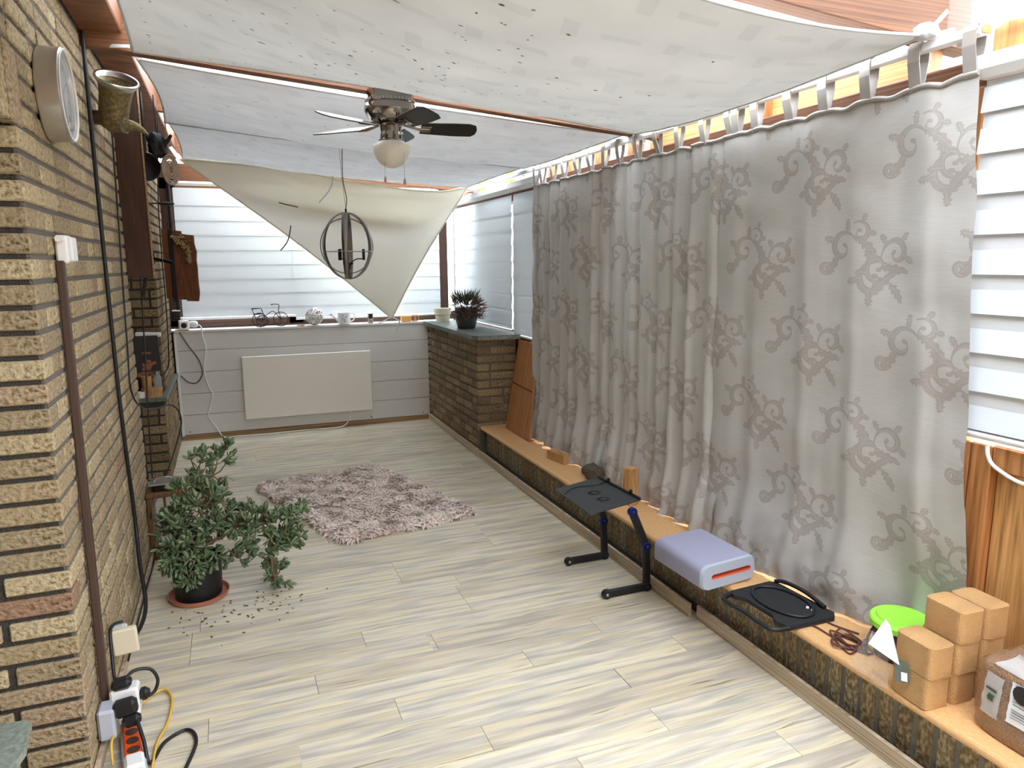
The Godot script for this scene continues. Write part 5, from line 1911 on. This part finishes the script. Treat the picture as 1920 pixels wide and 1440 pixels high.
# ---------------------------------------------------------------- far left corner
func build_far_left_things() -> void:
	var s: SurfaceTool
	# wooden lantern standing on the floor
	var ln := thing("wooden_lantern", "wooden floor lantern with glass sides behind the jade plant", "lantern", Vector3(-0.40, 0, -4.12))
	var hw := 0.072
	for x in [-1, 1]:
		for z in [-1, 1]:
			s = ST()
			span(s, Vector3(x * hw - 0.011, 0.0, z * hw - 0.011), Vector3(x * hw + 0.011, 0.36, z * hw + 0.011), 0.002)
			obj("post", s, M.lantern_wood, ln)
	for y in [0.012, 0.352]:
		s = ST()
		span(s, Vector3(-0.088, y - 0.012, -0.088), Vector3(0.088, y + 0.012, 0.088), 0.003)
		obj("frame_plate", s, M.lantern_wood, ln)
	for e in [[Vector3(0, 0.19, hw + 0.004), Vector3(0.012, 0.31, 0.008)], [Vector3(0, 0.17, hw + 0.004), Vector3(0.12, 0.012, 0.008)], [Vector3(hw + 0.004, 0.19, 0), Vector3(0.008, 0.31, 0.012)], [Vector3(hw + 0.004, 0.17, 0), Vector3(0.008, 0.012, 0.12)]]:
		s = ST()
		bx(s, e[0], e[1], 0.001)
		obj("glazing_bar", s, M.lantern_wood, ln)
	for e in [[Vector3(0, 0.18, hw - 0.004), Vector3(0.12, 0.32, 0.002)], [Vector3(hw - 0.004, 0.18, 0), Vector3(0.002, 0.32, 0.12)], [Vector3(0, 0.18, -hw), Vector3(0.12, 0.32, 0.002)], [Vector3(-hw, 0.18, 0), Vector3(0.002, 0.32, 0.12)]]:
		s = ST()
		bx(s, e[0], e[1], 0.0)
		obj("pane", s, M.glass, ln)
	s = ST()
	span(s, Vector3(-0.055, 0.364, -0.055), Vector3(0.055, 0.40, 0.055), 0.004)
	obj("chimney", s, M.iron, ln)
	s = ST()
	span(s, Vector3(-0.07, 0.40, -0.07), Vector3(0.07, 0.408, 0.07), 0.002)
	obj("top_plate", s, M.brushed, ln)
	s = ST()
	tube(s, curve([Vector3(-0.05, 0.405, 0.02), Vector3(-0.03, 0.43, 0.02), Vector3(0.03, 0.43, 0.02), Vector3(0.05, 0.405, 0.02)], 5), 0.003, 6)
	obj("handle", s, M.steel, ln)
	# things on the slate counter
	var top := 0.6155
	var bag := thing("printed_bag", "dark printed paper bag with a picture of food behind the jars", "bag", Vector3(-0.60, top, -5.79), 0.05)
	s = ST()
	prism(s, PackedVector2Array([Vector2(-0.085, 0), Vector2(0.085, 0), Vector2(0.09, 0.2), Vector2(0.082, 0.43), Vector2(-0.082, 0.43), Vector2(-0.09, 0.2)]), 0.07, T(Vector3(0, 0.0, -0.035)))
	obj("paper", s, mat(C(44, 40, 40), 0.55), bag)
	s = ST()
	bx(s, Vector3(0, 0.437, 0), Vector3(0.17, 0.03, 0.05), 0.006, T(Vector3.ZERO, Vector3(0, 0, -0.05)))
	obj("folded_top", s, M.white, bag)
	var rr := RandomNumberGenerator.new()
	rr.seed = 7
	s = ST()
	for k in 26:
		var y := rr.randf_range(0.09, 0.25)
		var x := rr.randfn(0.0, 0.02 + 0.10 * (0.26 - y))
		bx(s, Vector3(clampf(x, -0.06, 0.06), y, 0.0362), Vector3(0.022, 0.02, 0.001), 0.0, T(Vector3.ZERO))
	obj("food_picture", s, mat(C(176, 112, 72), 0.6), bag)
	s = ST()
	bx(s, Vector3(0, 0.305, 0.0362), Vector3(0.06, 0.014, 0.001), 0.0)
	obj("title_print", s, mat(C(150, 90, 70), 0.6), bag)
	var wb := thing("round_box", "round pale wooden cheese box on the slate counter", "box", Vector3(-0.575, top, -5.665))
	s = ST()
	lathe(s, [Vector2(0, 0), Vector2(0.066, 0), Vector2(0.066, 0.035), Vector2(0.07, 0.035), Vector2(0.07, 0.062), Vector2(0, 0.063)], 36, Transform3D.IDENTITY, true)
	obj("drum", s, M.block, wb)
	var jar := thing("wooden_cup", "tan wooden cup standing on the round box", "cup", Vector3(-0.605, top + 0.0635, -5.665))
	s = ST()
	lathe(s, [Vector2(0, 0), Vector2(0.033, 0), Vector2(0.036, 0.085), Vector2(0.031, 0.085), Vector2(0.028, 0.01), Vector2(0, 0.01)], 24, Transform3D.IDENTITY, true)
	obj("cup", s, M.block, jar)
	var gl := thing("glass_jar", "clear glass jar with a shiny lid beside the wooden cup", "jar", Vector3(-0.535, top + 0.0635, -5.672))
	s = ST()
	lathe(s, [Vector2(0, 0), Vector2(0.026, 0), Vector2(0.028, 0.07), Vector2(0.02, 0.085), Vector2(0.02, 0.10)], 24, Transform3D.IDENTITY, true)
	obj("jar", s, glassy(0.35, C(210, 220, 220)), gl)
	s = ST()
	lathe(s, [Vector2(0.022, 0.098), Vector2(0.022, 0.115), Vector2(0, 0.116)], 20, Transform3D.IDENTITY, true)
	obj("lid", s, M.steel, gl)
	var wc := thing("white_tub", "small white tub at the front of the slate counter", "tub", Vector3(-0.645, top, -5.62))
	s = ST()
	lathe(s, [Vector2(0, 0), Vector2(0.026, 0), Vector2(0.03, 0.045), Vector2(0.026, 0.045), Vector2(0.024, 0.008), Vector2(0, 0.008)], 20, Transform3D.IDENTITY, true)
	obj("tub", s, M.white, wc)
	# rustic board with dried flowers
	var rb := thing("rustic_board", "weathered wooden board with a bunch of dried flowers by the far window", "wall decoration", Vector3(-0.355, 1.545, -6.32), -0.12)
	var edges := [[-0.115, -0.055, -0.262, 0.272], [-0.053, 0.03, -0.27, 0.268], [0.032, 0.125, -0.285, 0.235]]
	for e in edges:
		var p := PackedVector2Array()
		var n := 8
		for k in n + 1: p.append(Vector2(e[1] + rr.randf_range(-0.008, 0.010) * (1.0 if e[1] > 0.1 else 0.2), lerpf(e[2], e[3], k / float(n))))
		for k in n + 1: p.append(Vector2(e[0], lerpf(e[3] + 0.01, e[2] + 0.004, k / float(n))))
		s = ST()
		prism(s, p, 0.03, T(Vector3.ZERO))
		obj("slab", s, M.rustic, rb)
	s = ST()
	bx(s, Vector3(-0.05, 0.0, 0.036), Vector3(0.034, 0.56, 0.01), 0.002)
	obj("dark_strap", s, M.iron, rb)
	s = ST()
	for k in 150:
		var t := rr.randf()
		var c := Vector3(lerpf(-0.02, 0.075, smoothstep(0.0, 0.6, t)) + rr.randfn(0, 0.018 * (1.2 - t)), lerpf(0.235, 0.02, t), 0.045 + rr.randf_range(-0.01, 0.018))
		var q := rr.randf_range(0.006, 0.011)
		lathe(s, [Vector2(0, q), Vector2(q * 0.8, q * 0.5), Vector2(q, 0), Vector2(q * 0.8, -q * 0.5), Vector2(0, -q)], 6, T(c))
	var fl := obj("dried_flowers", s, M.dried_flower, rb)
	fl.set_meta("kind", "stuff")
	# dark pan and wicker dish hanging under the wall plate
	var pan := thing("iron_pan", "black iron pan hanging in the dim corner under the wall plate", "pan", Vector3(-0.372, 2.065, -4.40))
	var turn := Transform3D(Basis(Vector3.RIGHT, Vector3.BACK, Vector3.DOWN), Vector3.ZERO)
	s = ST()
	lathe(s, [Vector2(0, 0.0), Vector2(0.062, 0.0), Vector2(0.074, 0.04), Vector2(0.070, 0.04), Vector2(0.058, 0.006), Vector2(0, 0.006)], 28, turn)
	obj("pan_bowl", s, M.iron, pan)
	s = ST()
	tube(s, [Vector3(0, 0.06, 0.02), Vector3(0.005, 0.20, 0.02), Vector3(0.0, 0.385, 0.01)], 0.008, 8)
	obj("handle", s, M.iron, pan)
	var pan2 := thing("dark_kettle", "dark dented kettle hanging above the iron pan", "kettle", Vector3(-0.315, 2.19, -4.46))
	s = ST()
	lump(s, Vector3.ZERO, Vector3(0.045, 0.06, 0.05), 0.7, 14, fnoise(4, 0.25, 3), 0.45)
	tube(s, [Vector3(0.03, 0.0, 0.02), Vector3(0.06, 0.03, 0.03), Vector3(0.075, 0.055, 0.035)], [0.014, 0.010, 0.008], 8)
	obj("kettle_body", s, mat(C(30, 31, 31), 0.5, 0.4), pan2)
	s = ST()
	tube(s, [Vector3(0, 0.06, 0), Vector3(0, 0.262, 0)], 0.004, 6)
	obj("hook", s, M.iron, pan2)
	var wd := thing("wicker_disc", "small round wicker disc hanging right of the iron pan", "wicker disc", Vector3(-0.262, 2.07, -4.50), 0.9)
	for q in [0.02, 0.034, 0.048, 0.06]:
		s = ST()
		var pts := []
		for k in 33: pts.append(Vector3(cos(TAU * k / 32.0) * q, sin(TAU * k / 32.0) * q * 1.3, 0))
		tube(s, pts, 0.007, 6)
		obj("coil", s, M.wicker, wd)
	s = ST()
	tube(s, [Vector3(0, 0.08, 0), Vector3(-0.02, 0.39, 0)], 0.003, 5)
	obj("string", s, M.wicker, wd)
	# black bracket arm
	var br := thing("bracket_arm", "black metal bracket arm sticking out beside the rustic board", "bracket")
	s = ST()
	beam(s, Vector3(-0.51, 1.60, -5.84), Vector3(-0.36, 1.565, -5.60), 0.012, 0.02, 0.002)
	obj("arm", s, M.iron, br)
	s = ST()
	bx(s, Vector3(-0.505, 1.60, -5.845), Vector3(0.02, 0.08, 0.03), 0.003)
	obj("wall_plate", s, M.iron, br)
	var br2 := thing("lamp_bracket", "short dark metal strap below the hanging timber", "bracket")
	s = ST()
	beam(s, Vector3(-0.41, 1.488, -4.25), Vector3(-0.435, 1.37, -4.25), 0.018, 0.012, 0.002, Vector3.BACK)
	obj("strap", s, M.iron, br2)
	# dark blind cord weights and pipes at the window edge
	var pp := thing("black_pipe", "dark upright pipe beside the far window blind", "pipe")
	s = ST()
	tube(s, [Vector3(-0.435, 1.0, -6.93), Vector3(-0.435, 2.3, -6.93)], 0.018, 10)
	obj("pipe", s, M.iron, pp)
	var ov := thing("dark_plate", "small dark oval plate fixed high beside the far window", "plate", Vector3(-0.40, 2.0, -6.0))
	s = ST()
	lump(s, Vector3.ZERO, Vector3(0.06, 0.014, 0.03), 1.0, 8)
	obj("oval", s, M.iron, ov)
	s = ST()
	tube(s, [Vector3(-0.105, 0, 0), Vector3(-0.04, 0, 0)], 0.006, 6)
	obj("pin", s, M.iron, ov)

# ---------------------------------------------------------------- things on the far sill and the slate slab
func build_sill_things() -> void:
	var s: SurfaceTool
	var y := 0.9845
	var cube := thing("socket_cube", "white cube socket with cable on the left end of the panelling", "socket", Vector3(-0.40, y, -6.86), 0.1)
	s = ST()
	bx(s, Vector3(0, 0.045, 0), Vector3(0.085, 0.085, 0.085), 0.008)
	obj("body", s, M.white, cube)
	s = ST()
	lathe(s, [Vector2(0.024, 0), Vector2(0.022, 0.002), Vector2(0, 0.001)], 20, T(Vector3(0, 0.045, 0.043), Vector3(PI / 2, 0, 0)))
	obj("outlet", s, M.black, cube)
	s = ST()
	lump(s, Vector3(0.075, 0.05, 0), Vector3(0.04, 0.03, 0.03), 0.6, 8)
	obj("plug", s, M.white, cube)
	s = ST()
	bx(s, Vector3(-0.01, 0.102, 0), Vector3(0.03, 0.03, 0.03), 0.006)
	obj("top_plug", s, M.white, cube)
	var bk := thing("black_charger", "small black and white charger plugged above the cube socket", "charger", Vector3(-0.455, 1.11, -6.93))
	s = ST()
	bx(s, Vector3(0, 0, 0), Vector3(0.06, 0.08, 0.05), 0.006)
	obj("case", s, M.black, bk)
	s = ST()
	bx(s, Vector3(0, 0.043, 0.0), Vector3(0.066, 0.01, 0.056), 0.003)
	obj("white_edge", s, M.white, bk)
	# wire bicycle planter
	var bike := thing("wire_bicycle", "black wire bicycle ornament on the far window sill", "ornament", Vector3(0.315, y, -6.875))
	for w in [[Vector3(-0.085, 0.068, 0.025), 0.062, "wheel"], [Vector3(-0.06, 0.055, -0.03), 0.05, "wheel"], [Vector3(0.10, 0.068, 0), 0.064, "wheel"]]:
		s = ST()
		var pts := []
		for k in 33: pts.append(w[0] + Vector3(cos(TAU * k / 32.0), sin(TAU * k / 32.0), 0) * w[1])
		tube(s, pts, 0.004, 6)
		for k in 4:
			var a := PI * k / 4.0
			tube(s, [w[0] - Vector3(cos(a), sin(a), 0) * w[1], w[0] + Vector3(cos(a), sin(a), 0) * w[1]], 0.0015, 4)
		obj(w[2], s, M.iron, bike)
	s = ST()
	tube(s, curve([Vector3(-0.07, 0.068, 0), Vector3(-0.02, 0.11, 0), Vector3(0.04, 0.14, 0), Vector3(0.10, 0.068, 0)], 6), 0.0035, 5)
	tube(s, curve([Vector3(0.10, 0.068, 0), Vector3(0.085, 0.15, 0), Vector3(0.088, 0.20, 0), Vector3(0.02, 0.205, 0)], 6), 0.0035, 5)
	tube(s, [Vector3(0.03, 0.20, -0.03), Vector3(0.03, 0.20, 0.04)], 0.004, 5)
	obj("frame", s, M.iron, bike)
	s = ST()
	for q in [0.05, 0.10, 0.15]:
		var pts := []
		for k in 5: pts.append(Vector3([-0.13, -0.05, -0.05, -0.13, -0.13][k] + (q - 0.1) * -0.3, q + [0, 0, 0, 0, 0][k] + 0.02, [-0.04, -0.04, 0.04, 0.04, -0.04][k]))
		tube(s, pts, 0.003, 4)
	for e in [[-0.115, -0.04], [-0.035, -0.04], [-0.035, 0.04], [-0.115, 0.04]]:
		tube(s, [Vector3(e[0], 0.07, e[1]), Vector3(e[0] - 0.03, 0.17, e[1])], 0.003, 4)
	obj("basket", s, M.iron, bike)
	# shell bits
	var sh := thing("shells", "few small pinkish shells lying beside the woven ball", "shells", Vector3(0.585, y, -6.85))
	for p in [Vector3(-0.015, 0.008, 0), Vector3(0.012, 0.007, 0.01), Vector3(0.025, 0.006, -0.01)]:
		s = ST()
		lump(s, p, Vector3(0.016, 0.008, 0.01), 0.9, 7)
		obj("shell", s, mat(C(214, 190, 170), 0.6), sh)
	# woven ball
	var wb := thing("woven_ball", "white woven twig ball on the far window sill", "ornament", Vector3(0.715, y + 0.085, -6.87))
	var r := RandomNumberGenerator.new()
	r.seed = 33
	for k in 26:
		var b := Basis(Quaternion(Vector3(r.randfn(), r.randfn(), r.randfn()).normalized(), r.randf() * TAU))
		var pts := []
		var off := r.randf_range(-0.03, 0.03)
		var q := sqrt(0.08 * 0.08 - off * off)
		for i in 25: pts.append(b * Vector3(cos(TAU * i / 24.0) * q, off, sin(TAU * i / 24.0) * q))
		s = ST()
		tube(s, pts, 0.0038, 5)
		obj("twig", s, M.white if k % 3 else M.wicker, wb)
	# watering can
	var wc := thing("watering_can", "small white watering can with blue flowers on the far sill", "watering can", Vector3(0.985, y, -6.86))
	s = ST()
	lathe(s, [Vector2(0, 0.001), Vector2(0.055, 0.001), Vector2(0.062, 0.11), Vector2(0.057, 0.11), Vector2(0.052, 0.02), Vector2(0, 0.02)], 32, Transform3D.IDENTITY, true)
	obj("can", s, M.white, wc)
	s = ST()
	tube(s, [Vector3(-0.05, 0.03, 0), Vector3(-0.085, 0.065, 0), Vector3(-0.115, 0.095, 0)], [0.014, 0.01, 0.009], 10)
	tube(s, [Vector3(-0.112, 0.092, 0), Vector3(-0.128, 0.105, 0)], [0.012, 0.022], 12)
	obj("spout", s, M.white, wc)
	s = ST()
	tube(s, curve([Vector3(0.055, 0.095, 0), Vector3(0.085, 0.105, 0), Vector3(0.10, 0.075, 0), Vector3(0.085, 0.035, 0), Vector3(0.055, 0.025, 0)], 6), 0.006, 8)
	obj("handle", s, M.white, wc)
	s = ST()
	for p in [Vector3(-0.015, 0.085, 0), Vector3(0.012, 0.07, 0), Vector3(-0.005, 0.05, 0), Vector3(0.02, 0.09, 0), Vector3(0.0, 0.032, 0), Vector3(-0.022, 0.06, 0)]:
		var a: float = p.x / 0.058
		lump(s, Vector3(sin(a) * 0.0585, p.y, cos(a) * 0.0585), Vector3(0.009, 0.008, 0.003), 1.0, 6)
	obj("blue_flowers", s, mat(C(150, 176, 206), 0.5), wc)
	# small table clock
	var tc := thing("table_clock", "small dark faced table clock on the far sill beside the sail's tip", "clock", Vector3(1.235, y, -6.87))
	s = ST()
	bx(s, Vector3(0, 0.05, 0), Vector3(0.05, 0.10, 0.03), 0.006)
	obj("case", s, M.steel, tc)
	s = ST()
	bx(s, Vector3(0, 0.068, 0.0155), Vector3(0.036, 0.046, 0.003), 0.001)
	obj("dark_face", s, M.black, tc)
	s = ST()
	lathe(s, [Vector2(0.012, 0), Vector2(0.01, 0.005), Vector2(0, 0.006)], 14, T(Vector3(0, 0.025, 0.015), Vector3(PI / 2, 0, 0)))
	obj("knob", s, M.chrome, tc)
	# wooden tealight
	var tl := thing("tealight_holder", "warm wooden tealight block with glass rings on the far sill", "candle holder", Vector3(1.61, y, -6.87))
	s = ST()
	bx(s, Vector3(-0.03, 0.032, 0), Vector3(0.095, 0.062, 0.06), 0.006)
	obj("wood_block", s, mat(C(232, 176, 106), 0.5), tl)
	for x in [0.045, 0.075]:
		s = ST()
		var pts := []
		for k in 21: pts.append(Vector3(x + cos(TAU * k / 20.0) * 0.024, 0.032 + sin(TAU * k / 20.0) * 0.026, 0.0))
		tube(s, pts, 0.006, 8)
		obj("ring", s, M.block, tl)
	# stacked cream cups behind the spiky plant
	var cp := thing("flower_pot", "cream ridged flower pot behind the spiky plant", "pot", Vector3(1.905, 0.9865, -6.70))
	s = ST()
	lathe(s, [Vector2(0, 0), Vector2(0.065, 0), Vector2(0.072, 0.07), Vector2(0.080, 0.072), Vector2(0.084, 0.13), Vector2(0.076, 0.13), Vector2(0.066, 0.03), Vector2(0, 0.03)], 32, Transform3D.IDENTITY, true)
	obj("pot", s, M.cream_plastic, cp)
	# spiky plant
	var al := thing("spiky_plant", "spiky dark reddish succulent spilling over its pot on the slate slab", "potted plant", Vector3(1.90, 0.9865, -5.93))
	s = ST()
	lathe(s, [Vector2(0, 0), Vector2(0.075, 0), Vector2(0.082, 0.02), Vector2(0.10, 0.10), Vector2(0.105, 0.18), Vector2(0.097, 0.18), Vector2(0.09, 0.16)], 32)
	obj("pot", s, mat(C(58, 58, 60), 0.25), al)
	s = ST()
	lathe(s, [Vector2(0.098, 0.155), Vector2(0, 0.165)], 24)
	obj("soil", s, M.soil, al)
	s = ST()
	var d := [Vector3(-0.01, 0, 0), Vector3(0.01, 0, 0)]
	s.set_smooth_group(0)
	var ring := []
	for q in [[0.0, 0.007, 0.0], [0.5, 0.006, 0.006], [1.0, 0.0008, 0.02]]:
		var rg := []
		for k in 5: rg.append(Vector3(cos(TAU * k / 5.0) * q[1], q[0] * 0.085, sin(TAU * k / 5.0) * q[1] * 0.5 + q[2]))
		ring.append(rg)
	for i in 2:
		for k in 5:
			quad(s, ring[i][k], ring[i][(k + 1) % 5], ring[i + 1][(k + 1) % 5], ring[i + 1][k], Vector3(cos(TAU * (k + 0.5) / 5.0), 0.1, sin(TAU * (k + 0.5) / 5.0)))
	var lm := fin(s)
	for k in 290:
		var u := r.randf()
		var th := r.randf() * TAU
		var spill := k % 2 == 0
		var p := Vector3(cos(th) * 0.105 * sqrt(u), 0.20 + 0.075 * r.randf(), sin(th) * 0.105 * sqrt(u))
		var out := Vector3(cos(th), r.randf_range(0.4, 1.6), sin(th)).normalized()
		if spill:
			# spills down the near side
			th = r.randf_range(-0.7, 2.9)
			p = Vector3(cos(th) * r.randf_range(0.08, 0.125), r.randf_range(0.085, 0.22), sin(th) * r.randf_range(0.08, 0.125))
			out = Vector3(cos(th) + r.randfn(0, 0.5), r.randf_range(-0.45, 0.6), sin(th) + r.randfn(0, 0.5)).normalized()
		var x := out.cross(Vector3(0.2, 0.9, 0.3)).normalized()
		meshed("leaf", lm, [M.aloe_red, M.aloe, M.aloe_red, M.aloe_green][k % 4] if spill else [M.aloe_green, M.aloe, M.aloe_green][k % 3], al, Transform3D(Basis(x, out, x.cross(out)).scaled(Vector3.ONE * r.randf_range(0.6, 1.1)), p))

# ---------------------------------------------------------------- loose cables
func cable(called: String, label: String, pts: Array, r: float, m: Material) -> void:
	var o := thing(called, label, "cable")
	var s := ST()
	tube(s, curve(pts, 10), r, 7)
	obj("wire", s, m, o)

func build_cables() -> void:
	cable("black_cable", "thick black cable running from the roof down the brick wall to the junction box", [Vector3(-0.476, 2.468, -3.43), Vector3(-0.474, 2.05, -3.40), Vector3(-0.476, 1.55, -3.41), Vector3(-0.476, 0.95, -3.43), Vector3(-0.476, 0.42, -3.52), Vector3(-0.462, 0.25, -3.42), Vector3(-0.425, 0.13, -3.20), Vector3(-0.425, 0.14, -2.95), Vector3(-0.44, 0.19, -2.79)], 0.0085, M.black)
	cable("thin_cable", "thin black cable looping off the wall beside the slate counter", [Vector3(-0.478, 2.468, -4.10), Vector3(-0.478, 1.9, -3.99), Vector3(-0.478, 1.2, -3.85), Vector3(-0.478, 0.93, -3.85), Vector3(-0.44, 0.80, -4.12), Vector3(-0.35, 0.775, -4.35), Vector3(-0.315, 0.66, -4.45), Vector3(-0.36, 0.50, -4.35), Vector3(-0.43, 0.34, -4.16), Vector3(-0.465, 0.27, -4.05), Vector3(-0.468, 0.235, -4.02)], 0.0042, M.black)
	cable("upright_cable", "thin black cable hanging straight down at the end of the brick wall", [Vector3(-0.452, 2.45, -4.37), Vector3(-0.452, 1.5, -4.40), Vector3(-0.462, 0.8, -4.28), Vector3(-0.467, 0.3, -4.18), Vector3(-0.466, 0.05, -4.0), Vector3(-0.464, 0.046, -3.5), Vector3(-0.464, 0.046, -2.9)], 0.004, M.black)
	cable("black_wire", "black wire hanging in front of the far brick pier", [Vector3(-0.36, 2.44, -5.3), Vector3(-0.40, 1.9, -5.3), Vector3(-0.41, 1.3, -5.35), Vector3(-0.43, 0.9, -5.45), Vector3(-0.47, 0.80, -5.58), Vector3(-0.50, 0.76, -5.64)], 0.004, M.black)
	cable("junction_cable", "black cable arching from the junction box down to the floor socket", [Vector3(-0.455, 0.255, -2.80), Vector3(-0.478, 0.275, -2.72), Vector3(-0.474, 0.20, -2.66), Vector3(-0.455, 0.12, -2.58), Vector3(-0.39, 0.12, -2.42), Vector3(-0.355, 0.07, -2.33), Vector3(-0.335, 0.012, -2.28), Vector3(-0.30, 0.008, -2.38), Vector3(-0.235, 0.008, -2.42), Vector3(-0.205, 0.008, -2.34), Vector3(-0.24, 0.008, -2.18), Vector3(-0.27, 0.008, -2.05)], 0.006, M.black)
	cable("looped_cable", "short black cable looping out of the plugged adapter", [Vector3(-0.41, 0.215, -2.44), Vector3(-0.38, 0.235, -2.46), Vector3(-0.335, 0.225, -2.47), Vector3(-0.315, 0.185, -2.47), Vector3(-0.325, 0.15, -2.46), Vector3(-0.345, 0.14, -2.45)], 0.0055, M.black)
	cable("yellow_cable", "yellow cable looping beside the orange power strip", [Vector3(-0.44, 0.02, -2.30), Vector3(-0.445, 0.07, -2.36), Vector3(-0.43, 0.012, -2.52), Vector3(-0.38, 0.01, -2.66), Vector3(-0.325, 0.01, -2.70), Vector3(-0.295, 0.01, -2.62), Vector3(-0.30, 0.01, -2.48), Vector3(-0.325, 0.01, -2.36), Vector3(-0.325, 0.01, -2.12)], 0.0045, M.yellow)
	cable("white_cable", "white cable trailing down the grey panelling to the floor", [Vector3(-0.30, 1.035, -6.86), Vector3(-0.26, 1.01, -6.82), Vector3(-0.255, 0.93, -6.826), Vector3(-0.235, 0.82, -6.828), Vector3(-0.255, 0.70, -6.828), Vector3(-0.262, 0.60, -6.828), Vector3(-0.235, 0.47, -6.828), Vector3(-0.21, 0.40, -6.828), Vector3(-0.25, 0.26, -6.828), Vector3(-0.255, 0.20, -6.828), Vector3(-0.20, 0.10, -6.826), Vector3(-0.14, 0.012, -6.80), Vector3(0.0, 0.008, -6.79), Vector3(0.3, 0.008, -6.78), Vector3(0.6, 0.008, -6.80), Vector3(0.8, 0.008, -6.79), Vector3(0.92, 0.012, -6.81), Vector3(0.975, 0.06, -6.822), Vector3(1.0, 0.155, -6.822)], 0.0055, M.white)
	cable("grey_loop", "grey cable hanging in a loop across the panelling's left end", [Vector3(-0.435, 0.972, -6.815), Vector3(-0.38, 0.86, -6.82), Vector3(-0.30, 0.72, -6.822), Vector3(-0.28, 0.60, -6.822), Vector3(-0.33, 0.52, -6.822), Vector3(-0.40, 0.53, -6.822), Vector3(-0.455, 0.59, -6.82)], 0.006, M.grey_cord)
	cable("blind_cable", "white cable curving out from under the near blind", [Vector3(2.125, 0.985, -1.44), Vector3(2.12, 0.955, -1.43), Vector3(2.12, 0.93, -1.41), Vector3(2.12, 0.905, -1.35), Vector3(2.12, 0.90, -1.30), Vector3(2.12, 0.905, -1.2)], 0.006, M.white)
